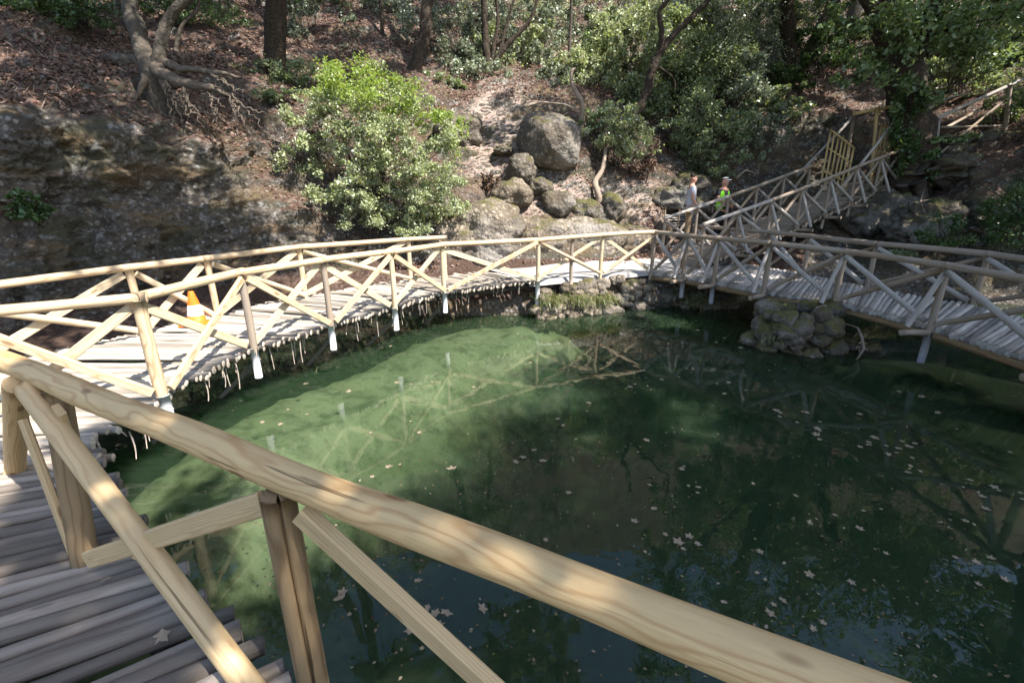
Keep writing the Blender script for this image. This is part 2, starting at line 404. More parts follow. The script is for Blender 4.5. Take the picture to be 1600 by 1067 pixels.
def watermat():
    m, t, out = mat('pond_water')
    g = N(t, 'NewGeometry').outputs['Position']
    n1 = noise(t, mapping(t, g, (1, 1, 1)), 3.2, 2, .45, .6); n2 = noise(t, g, .7, 2, .5)
    n3 = noise(t, g, 11, 2, .5)
    h = math_(t, 'ADD', math_(t, 'ADD', n1, math_(t, 'MULTIPLY', n2, 1.5)), math_(t, 'MULTIPLY', n3, .10))
    b = N(t, 'Bump', i_Strength=.04, i_Distance=.05); L(t, h, b.inputs['Height'])
    gl = N(t, 'BsdfGlossy'); gl.inputs['Roughness'].default_value = .0; L(t, b.outputs[0], gl.inputs['Normal'])
    tr = N(t, 'BsdfTransparent'); tr.inputs[0].default_value = (.86, .94, .80, 1)
    df = N(t, 'SubsurfaceScattering', falloff='BURLEY'); df.inputs['Scale'].default_value = .55; df.inputs['Radius'].default_value = (.6, 1, .6)
    alg = mixc(t, noise(t, g, 1.1, 6, .6), (.014, .034, .017), (.034, .058, .028)); L(t, alg, df.inputs['Color'])
    mx = N(t, 'MixShader'); mx.inputs[0].default_value = .55; L(t, tr.outputs[0], mx.inputs[1]); L(t, df.outputs[0], mx.inputs[2])
    fr = N(t, 'Fresnel', i_IOR=1.4); L(t, b.outputs[0], fr.inputs['Normal'])
    m2 = N(t, 'MixShader'); L(t, fr.outputs[0], m2.inputs[0]); L(t, mx.outputs[0], m2.inputs[1]); L(t, gl.outputs[0], m2.inputs[2])
    L(t, m2.outputs[0], out.inputs[0]); return m
M['water'] = watermat()

# ------------------------------------------------------------ hillside
def zz(d, z): return (ypix(d, z), d)
ST = [  # station: frame column, then (frame row, metres ahead) up the bank
 (-700, [zz(2.6, -1), zz(3.0, .3), zz(3.4, .6), (330, 4.2), (150, 4.6), (100, 5), (0, 9), (-200, 15), (-600, 28)]),
 (-300, [zz(4.0, -1), zz(4.5, .3), zz(5.0, .5), (540, 5.2), (340, 5.9), (160, 6.2), (120, 6.6), (0, 12), (-200, 19), (-600, 32)]),
 (0,    [zz(5.2, -1), zz(5.6, .3), zz(6.0, .45), (525, 6.6), (440, 6.9), (350, 7.35), (210, 7.55), (175, 7.8), (140, 8.35), (110, 9.2), (80, 10.4), (0, 14), (-200, 22), (-600, 36)]),
 (150,  [zz(6.2, -1), zz(6.6, .3), zz(7.0, .45), (500, 7.7), (420, 8.0), (330, 8.4), (215, 8.65), (180, 9.0), (150, 9.5), (115, 10.5), (80, 11.9), (0, 15.5), (-200, 24), (-600, 38)]),
 (300,  [zz(7.2, -1), zz(7.7, .25), zz(8.2, .4), (455, 8.9), (400, 9.1), (300, 9.55), (225, 9.85), (190, 10.2), (155, 10.8), (115, 11.9), (80, 13.1), (0, 17), (-200, 25), (-600, 40)]),
 (450,  [zz(8.6, -1), zz(9.2, .3), zz(9.6, .5), (425, 10.2), (330, 10.7), (250, 11.6), (180, 12.3), (80, 15), (0, 19), (-200, 27), (-600, 42)]),
 (600,  [zz(9.0, -1), zz(9.5, .3), zz(10.0, .55), (405, 10.8), (370, 11.1), (340, 11.5), (250, 12.6), (150, 14.2), (80, 16.5), (0, 20.5), (-200, 28), (-600, 43)]),
 (750,  [zz(8.9, -1), zz(9.4, .3), zz(9.8, .6), zz(11, .66), (380, 11.5), (335, 11.9), (320, 12.6), (250, 13.6), (150, 15.5), (80, 18), (0, 22), (-200, 30), (-600, 44)]),
 (900,  [zz(9.3, -1), zz(9.5, .2), zz(9.8, .6), zz(11.3, .68), (365, 12.0), (345, 12.4), (300, 13.2), (250, 14.0), (150, 16), (80, 18.5), (0, 23), (-200, 30), (-600, 45)]),
 (1000, [zz(9.9, -1), zz(10.05, .2), zz(10.3, .6), zz(11.3, .68), (375, 12.7), (340, 13.6), (300, 14.4), (200, 16.5), (100, 19.5), (0, 24), (-200, 31), (-600, 46)]),
 (1100, [zz(10.1, -1), zz(10.25, .1), zz(10.5, .6), zz(11.6, .72), zz(13, .93), zz(14.2, .98), (310, 14.9), (270, 15.5), (200, 17.3), (100, 20.5), (0, 25), (-200, 32), (-600, 46)]),
 (1200, [zz(10.4, -1), zz(10.8, .1), zz(11.2, .5), zz(13.3, .9), zz(14.5, 1.1), (295, 15.6), (230, 16), (190, 16.6), (100, 20), (0, 25), (-200, 32), (-600, 46)]),
 (1300, [zz(11.0, -1), zz(11.5, .05), zz(12.3, .4), (380, 13.2), (340, 13.9), (305, 15.2), (280, 16), (185, 16.6), (150, 18), (80, 21), (0, 26), (-200, 33), (-600, 46)]),
 (1420, [zz(10.8, -1), zz(11.3, .05), (430, 11.8), (400, 12.3), (345, 13.2), (300, 13.9), (285, 14.8), (200, 17), (100, 20), (0, 25), (-200, 32), (-600, 46)]),
 (1550, [zz(9.8, -1), zz(10.4, .05), (450, 10.7), (420, 10.9), (330, 11.6), (270, 12.4), (235, 13.6), (200, 15), (150, 17), (80, 20), (0, 25), (-200, 32), (-600, 46)]),
 (1750, [zz(8.6, -1), zz(9.2, .05), (450, 9.6), (420, 9.8), (250, 10.6), (200, 12.2), (100, 16), (0, 21), (-200, 28), (-600, 42)]),
 (2100, [zz(6.6, -1), zz(7.2, .05), (480, 7.5), (400, 7.9), (220, 9), (100, 12.5), (0, 17), (-200, 25), (-600, 38)]),
 (2600, [zz(5.0, -1), zz(5.5, .05), (480, 5.8), (400, 6.1), (220, 7.5), (100, 10), (0, 14), (-200, 21), (-600, 34)])]
NU, NV = 440, 330
sx = np.array([s[0] for s in ST], float)
ux = np.interp(np.linspace(0, 1, NU), [0, .09, .9, 1], [-700, -60, 1660, 2600])
def curve(s, q):        # rows and depths of a station at parameter q; q runs 0 (water) .. 1 (far up the hill)
    yb = s[1][0][0]; ys = np.array([a for a, b in s[1]]); ds = np.array([b for a, b in s[1]])
    y = np.where(q < .86, yb + (0-yb)*(q/.86), -600*((q-.86)/.14))
    return y, np.interp(-y, -ys, ds)
q = np.linspace(0, 1, NV)
SY = np.array([curve(s, q)[0] for s in ST]); SD = np.array([curve(s, q)[1] for s in ST])
GY = np.zeros((NU, NV)); GD = np.zeros((NU, NV))
ii = np.clip(np.searchsorted(sx, ux) - 1, 0, len(sx)-2); ft = (ux - sx[ii])/(sx[ii+1]-sx[ii]); ft = .5*ft + .5*ft*ft*(3-2*ft)
GY = SY[ii]*(1-ft[:, None]) + SY[ii+1]*ft[:, None]
GD = SD[ii]*(1-ft[:, None]) + SD[ii+1]*ft[:, None]
for _ in range(2):      # soften the kinks of the profile
    GD[:, 1:-1] = (GD[:, :-2] + 2*GD[:, 1:-1] + GD[:, 2:])/4
for _ in range(3):
    GD[1:-1] = (GD[:-2] + 2*GD[1:-1] + GD[2:])/4
uu = (ux[:, None] - 800)/FPX; vv = -(GY - 533.5)/FPX
dyy = CP + vv*SP; dzz = -SP + vv*CP; tt = GD/dyy
G0 = np.stack([uu*tt, GD, CAMZ + dzz*tt], -1)
def grid_normals(G):
    du = np.gradient(G, axis=0); dv = np.gradient(G, axis=1); n = np.cross(du, dv); n /= np.linalg.norm(n, axis=-1, keepdims=True)+1e-9
    return n
n0 = grid_normals(G0); pts = G0.reshape(-1, 3)
f1 = fbm(pts, 4, .55).reshape(NU, NV); f2 = fbm(pts, 5, 2.1, .55).reshape(NU, NV)
rid = 1-np.abs(fbm(pts*np.array([1, 1, 1.8]), 4, 1.1)).reshape(NU, NV)
amp = np.clip((G0[..., 2]-.75)/.8, 0, 1)
amp = np.where(ux[:, None] < 700, np.clip((G0[..., 2]-.35)/.5, 0, 1), amp)
steep = np.clip((.75-n0[..., 2])/.4, 0, 1)
f3 = fbm(pts*np.array([1, 1, 2.2]), 5, 3.7, .6).reshape(NU, NV)
disp = amp*(.22*f1 + .11*f2 + steep*.10*(1-np.abs(f3)) + steep*(.22*(rid-.7) + .05*f2)) + (1-amp)*.03*f2
G1 = G0 + n0*disp[..., None]
idx = np.arange(NU*NV).reshape(NU, NV)
F = np.stack([idx[:-1, :-1], idx[1:, :-1], idx[1:, 1:], idx[:-1, 1:]], -1).reshape(-1, 4)
hill = link('hillside', npmesh('hillside', G1.reshape(-1, 3), F), M['ground']); tag(hill, kind='structure')
def band(v, a, b, s): return np.clip((v-a)/s, 0, 1)*np.clip((b-v)/s, 0, 1)
ytop = np.interp(ux, [-700, 0, 150, 300, 400, 500, 540], [140, 146, 158, 190, 260, 345, 420])[:, None]
ybot = np.interp(ux, [-700, 0, 300, 520], [540, 525, 455, 415])[:, None]
XX = np.repeat(ux[:, None], NV, 1)
RM = np.where(XX < 540, band(GY, ytop + 26*f1, ybot, 55), 0)
RM = np.maximum(RM, band(XX, 1240, 2600, 40)*band(GY, 300, 600, 25)); RM = np.maximum(RM, band(XX, 1140, 1350, 30)*band(GY, 185, 310, 20)); RM = np.maximum(RM, band(XX, 560, 1020, 40)*band(GY, 325, 412, 16)*.8)
DU = np.exp(-(((XX-775)/75)**2 + ((GY-200)/95)**2)) + .8*np.exp(-(((XX-990)/70)**2+((GY-330)/50)**2)) + .75*np.exp(-(((XX-860)/110)**2+((GY-300)/45)**2)) + .55*np.exp(-(((XX-300)/200)**2+((GY-15)/50)**2))
da = hill.data.attributes.new('dust', 'FLOAT', 'POINT'); da.data.foreach_set('value', DU.ravel().astype(np.float32))
ra = hill.data.attributes.new('rock', 'FLOAT', 'POINT'); ra.data.foreach_set('value', RM.ravel().astype(np.float32))
n1_ = grid_normals(G1)
GXP = np.repeat(ux[:, None], NV, 1)
def on_hill(px, py):                 # the hillside point that lies in that direction
    k = np.argmin((GXP-px)**2 + (GY-py)**2); return Vector(G1.reshape(-1, 3)[k])
# far ground round the pond, behind the camera
def sheet(name, x0, x1, y0, y1, n, zf, m, kind='structure'):
    xs = np.linspace(x0, x1, n); ys = np.linspace(y0, y1, n); X, Y = np.meshgrid(xs, ys, indexing='ij')
    V = np.stack([X, Y, zf(X, Y)], -1).reshape(-1, 3); id2 = np.arange(n*n).reshape(n, n)
    F2 = np.stack([id2[:-1, :-1], id2[1:, :-1], id2[1:, 1:], id2[:-1, 1:]], -1).reshape(-1, 4)
    return tag(link(name, npmesh(name, V, F2), m), kind=kind)
sheet('ground', -60, 60, -60, 70, 60, lambda X, Y: -2.2 + 0*X, M['ground'])

# ------------------------------------------------------------ pond
INNER = [Vector((x, y, 0)) for x, y in [(1.5, -.5), (-.99, 1.3), (-1.75, 1.85), (-2.6, 2.5), (-3.0, 3.0), (-3.02, 3.8), (-2.95, 5.06), (-2.42, 6.0), (-1.8, 6.98), (-1.19, 8.1), (.51, 9.18), (1.9, 9.85), (3.09, 10.3)]]
def dist_poly(X, Y, pl):
    d = np.full(X.shape, 1e9)
    for a, b in zip(pl[:-1], pl[1:]):
        ax, ay, bx, by = a.x, a.y, b.x, b.y; L2 = (bx-ax)**2+(by-ay)**2
        t = np.clip(((X-ax)*(bx-ax)+(Y-ay)*(by-ay))/L2, 0, 1)
        d = np.minimum(d, np.hypot(X-ax-t*(bx-ax), Y-ay-t*(by-ay)))
    return d
def bedz(X, Y):
    d = dist_poly(X, Y, INNER[4:11]); p3 = np.stack([X, Y, 0*X], -1).reshape(-1, 3)
    return -(.3 + 1.25*np.clip((d-.6)/1.7, 0, 1)**.75) + .12*fbm(p3, 4, .9).reshape(X.shape)  # shelf width also sets how far the painted sunlit band spreads
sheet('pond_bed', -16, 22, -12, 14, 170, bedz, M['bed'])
me = npmesh('water', [(-16, -12, 0), (22, -12, 0), (22, 14, 0), (-16, 14, 0)], [(0, 1, 2, 3)])
tag(link('water', me, M['water']), kind='structure')

# path of grey dust between the bridge ends
pa = [((.35, 9.25), (-.6, 10.7)), ((1.2, 9.6), (.6, 11.2)), ((1.9, 9.93), (1.8, 11.7)), ((3.05, 10.4), (2.7, 12.6)), ((3.9, 10.6), (3.3, 13.4)), ((4.9, 11.2), (3.9, 14.1)), ((6.0, 12.6), (4.6, 14.6))]
V = []
NP = 26
for i in range(60):
    t = i/59*(len(pa)-1); k = min(int(t), len(pa)-2); f = t-k
    a = Vector(pa[k][0]).lerp(Vector(pa[k+1][0]), f); b = Vector(pa[k][1]).lerp(Vector(pa[k+1][1]), f)
    for j in range(NP):
        p = a.lerp(b, j/(NP-1)); V.append((p.x, p.y, .725 + max(0, min(.27, (p.y-11.0)*.125))))
V = np.array(V); V[:, 2] += .018*fbm(V, 4, 1.6)
e = np.array([j in (0, NP-1) for i in range(60) for j in range(NP)]); V[e, 2] -= .1
i2 = np.arange(60*NP).reshape(60, NP); F2 = np.stack([i2[:-1, :-1], i2[1:, :-1], i2[1:, 1:], i2[:-1, 1:]], -1).reshape(-1, 4)
tag(link('path', npmesh('path', V, F2), M['path']), kind='structure')

# ------------------------------------------------------------ boardwalks
def resample(pl, n):
    pl = [Vector(p) for p in pl]; cum = [0]
    for a, b in zip(pl[:-1], pl[1:]): cum.append(cum[-1] + (b-a).length)
    out = []
    for i in range(n):
        s = cum[-1]*i/(n-1); k = 0
        while k < len(pl)-2 and cum[k+1] < s: k += 1
        f = (s-cum[k])/max(1e-6, cum[k+1]-cum[k]); out.append(pl[k].lerp(pl[k+1], f))
    return out
def deck(parent, inner, outer, z, r, mat_, gap=.92, over=.07, jz=.006, wob=.10, bend=.02, inset=0.0, nlog=None, butt=1.0):
    li = sum((Vector(b)-Vector(a)).length for a, b in zip(inner[:-1], inner[1:])); lo = sum((Vector(b)-Vector(a)).length for a, b in zip(outer[:-1], outer[1:]))
    n = int(max(li, lo, (li+lo)/2)/(2*r*gap)); n = nlog or int((li+lo)/2/(2*r*gap))
    A = resample(inner, n); B = resample(outer, n); m = MB()
    for k in range(n):
        a = A[k].copy(); b = B[k].copy(); d = (b-a).normalized()
        rr = r*R.uniform(.8, 1.15)
        a += d*(inset - R.uniform(0, over)); b += d*R.uniform(0, over*1.6)
        dz = R.uniform(-jz, jz)
        if z is not None: a.z = z - r + dz; b.z = z - r + dz + R.uniform(-jz, jz)
        else: a.z -= r - dz; b.z -= r - dz
        nn = 7
        m.tube(line(a, b, nn, bend), [rr*(1+(butt-1)*i_/nn)*(1+R.uniform(-.06, .06)) for i_ in range(nn+1)], 12, wob=wob)
    return m.build('deck', mat_, parent)
def beam(parent, pl, z, r, mat_=None):
    m = MB(); m.tube([Vector((p[0], p[1], z if z is not None else p[2])) for p in resample(pl, 14)], r, 10)
    return m.build('support_beam', mat_ or M['dark_beam'], parent)
def post(parent, x, y, ztop, zbot, r, mat_, sleeve=None, lean=(0, 0), **k):
    p = pole('post', (x+lean[0], y+lean[1], ztop), (x, y, zbot), r, mat_, parent, **k)
    if sleeve:
        m = MB(); m.tube([Vector((x, y, sleeve[0])), Vector((x, y, (sleeve[0]+sleeve[1])/2)), Vector((x, y, sleeve[1]))], r*1.06, 14, wob=.01)
        m.build('post_sleeve', M['sleeve_grey'] if parent is globals().get('right') else M['sleeve'], p)
    return p
def V3(p, z): return Vector((p[0], p[1], z))
def nrm2(a, b):
    d = (Vector(b)-Vector(a)); d.z = 0; d.normalize(); return Vector((d.y, -d.x, 0))

# --- near boardwalk, where the photographer stands
near = thing('boardwalk', (-1.8, 1.0, .7), 'grey log boardwalk in the near left corner with a thick pale pine handrail', 'boardwalk')
deck(near, [(1.5, -.35, 0), (-.1, .68, 0), (-.97, 1.28, 0), (-1.75, 1.86, 0), (-2.62, 2.52, 0), (-2.95, 2.9, 0)], [(.2, -2.1, 0), (-1.3, -.75, 0), (-2.4, .25, 0), (-3.3, .95, 0), (-4.4, 1.75, 0), (-4.9, 2.15, 0)], .73, .0345, M['deck_grey'], over=.12, jz=.014, wob=.2, bend=.03, nlog=66, butt=1.15)
beam(near, [(1.2, -.3, 0), (-1.05, 1.2, 0), (-2.7, 2.4, 0)], .58, .06); beam(near, [(.2, -1.6, 0), (-2.2, .5, 0), (-4.2, 1.9, 0)], .58, .06)
RA, RB = P(0, 565, 1.6), P(1300, 1072, 1.6)
dirn = (RB-RA).normalized(); RL = RA - dirn*1.35; RR = RB + dirn*1.4
m = MB(); npt = 60
pr = [RL.lerp(RR, i/npt) + Vector((0, 0, .006*math.sin(i*.5) + .01*math.sin(i*.13))) for i in range(npt+1)]
m.tube(pr, [.0565 + .002*math.sin(i*.7) for i in range(npt+1)], 36, wob=.008); m.build('handrail', M['rail_pine'], near)
p1t, p1b = P(88, 612, 1.55), P(136, 892, .66)
m = MB(); m.tube(line(p1t, p1b, 24), .056, 28, groove=None, wob=.02)
m.build('post', M['post'], near)
p2 = P(432, 765, 1.55)
m = MB(); m.tube(line((p2.x, p2.y, 1.535), (p2.x+.015, p2.y, -.5), 30), .054, 48, groove=8, wob=.02); m.build('post', M['post'], near)
st_t, st_b = P(26, 600, 1.56), P(24, 735, .72)
m = MB(); m.tube(line(st_t, st_b, 12), [.052]*13, 24, wob=.02); m.build('stub_post', M['rail_pine'], near)
# long raking pole, in front of the posts
lp0, lp1 = P(40, 606, 1.57), P(392, 1075, .74); lp2 = lp0 + (lp1-lp0)*1.02
m = MB(); m.tube(line(lp0, lp2, 30, .004), [.045]*31, 28, wob=.02); m.build('brace', M['near_board'], near)
pb0 = P(138, 874, .80); pb1 = P(415, 785, 1.49)
outw = nrm2(RA, RB)*-1
m = MB(); m.board(pb0, pb1, .085, .03, outw, seg=12); m.build('brace', M['near_board'], near, smooth=False)
pc0 = P(470, 800, 1.50) ; pc1 = P(775, 1080, .95)
m = MB(); m.board(pc0, pc0 + (pc1-pc0)*1.5, .08, .045, outw, seg=12); m.build('brace', M['near_board'], near, smooth=False)
pd0, pd1 = P(36, 655, 1.42), P(116, 868, .74)
m = MB(); m.board(pd0, pd1, .06, .03, outw, seg=10); m.build('brace', M['near_board'], near, smooth=False)
pe0, pe1 = P(92, 640, 1.52), P(120, 720, 1.15)
m = MB(); m.board(pe0, pe0+(pe1-pe0)*1.2, .075, .03, outw, seg=8); m.build('brace', M['near_board'], near, smooth=False)
def nail(p, par):
    m = MB(); v_ = (Vector((0, 0, CAMZ))-p); v_.z = 0; v_.normalize(); m.tube([p, p+v_*.006], [.0045, .004], 10, wob=.02); m.build('nail', M['steel'], par)
kids = [o for o in near.children if o.name.startswith('brace')]
for b_, pts2 in zip(kids[1:3], [(pb0, pb1), (pc0, pc1)]):
    ax = (pts2[1]-pts2[0]).normalized()
    for dd in (.035, .06): nail(pts2[0]+ax*dd+outw*.018+Vector((0, 0, .012 if dd > .05 else -.015)), b_)
sq = P(232, 852, .96); sq2 = P(214, 862, .98)
m = MB(); m.tube(line(sq2, sq2+(sq-sq2)*1.25, 4), .035, 20, wob=.02); m.build('spacer', M['near_board'], near)
post(near, RL.x+.15, RL.y-.1, 1.55, .3, .055, M['rail_pine'])
post(near, RR.x-.3, RR.y+.16, 1.55, -.4, .055, M['post'])

# --- left boardwalk along the cliff
left = thing('boardwalk', (-3.4, 5.5, .7), 'sunlit boardwalk of bleached split logs curving along the cliff between pine railings', 'boardwalk')
inn = [(-2.75, 2.75, 0), (-3.0, 3.1, 0), (-3.02, 3.8, 0), (-2.93, 5.06, 0), (-2.40, 6.0, 0), (-1.78, 6.98, 0), (-1.17, 8.1, 0), (.56, 9.2, 0)]
TOPO = [P(-130, 462, 1.58), P(0, 441, 1.58), P(200, 418, 1.58), P(322, 404, 1.58), P(467, 386, 1.58), P(638, 374, 1.55), P(694, 371, 1.55)]
out = [(-5.9, 2.2, 0), (-5.9, 3.6, 0)] + [(p.x-.12, p.y+.1, 0) for p in TOPO[2:]] + [(-.2, 10.3, 0)]
deck(left, inn, out, .735, .029, M['bleached'], gap=.95, over=.13, jz=.016, wob=.22, bend=.06, inset=.17)
def off(pl, d):
    return [Vector(p) + nrm2(pl[max(i-1, 0)], pl[min(i+1, len(pl)-1)])*d for i, p in enumerate(pl)]
inner_off = [tuple(Vector(a).lerp(Vector(b), .20)) for a, b in zip(resample(inn, 12), resample(out, 12))]
beam(left, inner_off, .60, .055); beam(left, [tuple(Vector(a).lerp(Vector(b), .85)) for a, b in zip(resample(inn, 12), resample(out, 12))], .60, .055)
LP = [(-4.12, 3.32, 1.60), (-3.10, 3.79, 1.62), (-2.97, 5.08, 1.61), (-2.43, 6.02, 1.61), (-1.8, 6.98, 1.59), (-1.19, 8.1, 1.57), (.51, 9.18, 1.54), (1.88, 9.88, 1.57), (3.07, 10.3, 1.59)]
ends = [.5, .48, .38, .40, .39, .38, .20, .5, .4]
for i, (x, y, z) in enumerate(LP):
    mt = M['grey_wood'] if i in (2, 3) else M['pine'] if i < 3 else M['board']
    if i == len(LP)-1: mt = M['grey_wood']
    post(left, x, y, z-.02, .62 if i < 7 else .55, .05 if i == 1 else .04, mt, sleeve=(.74, ends[i]) if 0 < i < 7 else None)
post(left, 1.22, 9.55, 1.53, .6, .035, M['grey_wood'])
for i, (a, b) in enumerate(zip(LP[:-1], LP[1:])):
    a, b = Vector(a), Vector(b); n = nrm2(a, b); d = (b-a).normalized()
    # handrail piece, butted over the post
    m = MB(); m.tube(line(a - d*.03 + Vector((0, 0, .005*(i % 2))), b + d*.06 + Vector((0, 0, .005*(i % 2))), 12, .012), [.043]*13, 16, wob=.03); m.build('handrail', M['pine'] if i < 7 else M['board'], left)
    za, zb = a.z-.07, b.z-.07; lo = .79
    alt = i % 2
    f0, f1 = (.045, -.045)
    A = V3(a + d*.05 + n*f0, za); B = V3(b - d*.05 + n*f0, lo); C_ = V3(a + d*.05 + n*f1, lo); E_ = V3(b - d*.05 + n*f1, zb)
    if alt: A, B, C_, E_ = V3(a + d*.05 + n*f0, lo), V3(b-d*.05+n*f0, za), V3(a+d*.05+n*f1, zb), V3(b-d*.05+n*f1, lo)
    if i < 6:
        plank('brace', A, B, .075, .04, n, M['pine'], left); plank('brace', C_, E_, .085, .03, n, M['board'], left)
    else:
        pole('brace', A, B, .035, M['pine'], left); plank('brace', C_, E_, .07, .03, n, M['board'], left)
for i, p in enumerate(TOPO):
    if i in (1, 6): continue
    post(left, p.x, p.y, p.z-.02, .5, .042, M['pine'] if i < 4 else M['board'])
tp = [p for i, p in enumerate(TOPO) if i != 1]
for i, (a, b) in enumerate(zip(tp[:-1], tp[1:])):
    d = (b-a).normalized(); n = nrm2(a, b)
    m = MB(); m.tube(line(a-d*.05, b+d*.05, 12, .01), [.042]*13, 16, wob=.03); m.build('handrail', M['pine'], left)
    if i == 4: continue
    A = V3(a+d*.05+n*.04, 1.5); B = V3(b-d*.05+n*.04, .80); C_ = V3(a+d*.05-n*.04, .80); E_ = V3(b-d*.05-n*.04, 1.5)
    pole('brace', A, B, .038, M['board'], left); plank('brace', C_, E_, .095, .03, n, M['board'], left)
post(left, tp[-1].x, tp[-1].y, 1.53, .6, .04, M['board'])
# struts of dull steel from the posts down to the bank, and fibres hanging from the edge
for i in (1, 2, 3, 4, 5):
    x, y, z = LP[i]; a = Vector((x+.02, y+.05, .60)); nn = nrm2(LP[max(i-1, 0)], LP[i+1])
    b = a - nn*(.75) + Vector((0, 0, -.62)); b.x -= .0
    MB().board(a, b, .05, .012, (0, -1, 0.2)).build('strut', M['steel'], left, smooth=False)
m = MB()
for k in range(80):
    t = R.random(); e = resample(inn, 60)[int(t*59)]
    e = e + Vector((R.uniform(-.28, -.06), R.uniform(.04, .28), 0))
    L0 = R.choice([.06, .1, .15, .2, .28, .34])*R.uniform(.7, 1.1)
    m.tube(line((e.x, e.y, .68), (e.x+R.uniform(-.03, .03), e.y+R.uniform(-.03, .03), .66-L0), 4, .02), [.006, .007, .007, .005, .003], 5, wob=.3)
tag(m.build('hanging_fibres', M['fibre'], left), kind='stuff')

# --- right boardwalk of weathered poles
RPOST = [(3.07, 10.3, 1.59), (3.6, 9.75, 1.57), (4.0, 9.18, 1.57), (4.51, 8.26, 1.58), (5.27, 7.45, 1.54), (5.60, 6.0, 1.54), (5.62, 4.4, 1.54), (5.55, 2.8, 1.54), (5.5, 1.2, 1.54)]
RTOP = [P(1086, 353, 1.54), P(1140, 358, 1.53), P(1205, 363, 1.53), P(1267, 369, 1.53), P(1370, 381, 1.53), P(1545, 397, 1.53)]
RTOP += [Vector((7.3, 5.4, 1.53)), Vector((7.25, 3.6, 1.53)), Vector((7.2, 1.2, 1.53))]
right = thing('boardwalk', (5.8, 7.5, .7), 'shaded bridge of weathered grey poles crossing the right side of the pond', 'boardwalk')
inr = [(p[0], p[1], 0) for p in RPOST]; inr[0] = (3.0, 10.25, 0)
outr = [(3.9, 11.35, 0)] + [(p.x+.05, p.y+.05, 0) for p in RTOP[1:]]
deck(right, inr, outr, .73, .042, M['old_wood'], gap=.93, over=.04, jz=.008, inset=.10)
beam(right, [(p[0]+.10, p[1]+.05, 0) for p in inr], .60, .055, M['post']); beam(right, [(p[0]-.1, p[1]-.05, 0) for p in outr], .60, .055)
for i, (x, y, z) in enumerate(RPOST):
    if i == 0: continue
    n = nrm2(RPOST[i-1], RPOST[min(i+1, len(RPOST)-1)])
    post(right, x, y, z-.02, .5, .042, M['grey_wood'], sleeve=(.66, .28 if i != 5 else .22))
    foot = Vector((x, y, .74)) + n*.36
    pole('strut', (x+n.x*.03, y+n.y*.03, z-.09), foot, .033, M['old_wood'], right)
    pole('cross_beam', (x-n.x*.5, y-n.y*.5, .63), (foot.x+n.x*.06, foot.y+n.y*.06, .66), .042, M['grey_wood'], right)
for i, (a, b) in enumerate(zip(RPOST[:-1], RPOST[1:])):
    a, b = Vector(a), Vector(b); d = (b-a).normalized(); n = nrm2(a, b)
    m = MB(); m.tube(line(a-d*.04, b+d*.05, 12, .015), [.045]*13, 16, wob=.06); m.build('handrail', M['grey_wood'], right)
    A = V3(a+d*.06+n*.04, a.z-.07); B = V3(b-d*.06+n*.04, .79); C_ = V3(a+d*.06-n*.04, .79); E_ = V3(b-d*.06-n*.04, b.z-.07)
    pole('brace', A, B, .038, M['old_wood'], right); pole('brace', C_, E_, .038, M['grey_wood'], right)
for i, p in enumerate(RTOP):
    post(right, p.x, p.y, p.z-.02, -.6 if i > 6 else .4, .042, M['grey_wood'])
for i, (a, b) in enumerate(zip(RTOP[:-1], RTOP[1:])):
    d = (b-a).normalized(); n = nrm2(a, b)
    m = MB(); m.tube(line(a-d*.04, b+d*.05, 12, .015), [.048]*13, 16, wob=.06); m.build('handrail', M['grey_wood'], right)
    A = V3(a+d*.06+n*.04, 1.46); B = V3(b-d*.06+n*.04, .79); C_ = V3(a+d*.06-n*.04, .79); E_ = V3(b-d*.06-n*.04, 1.46)
    pole('brace', A, B, .04, M['old_wood'], right); pole('brace', C_, E_, .036, M['grey_wood'], right)
pole('post', D(1076, 331, 10.75), V3(D(1076, 331, 10.75), .6), .055, M['post'], right)

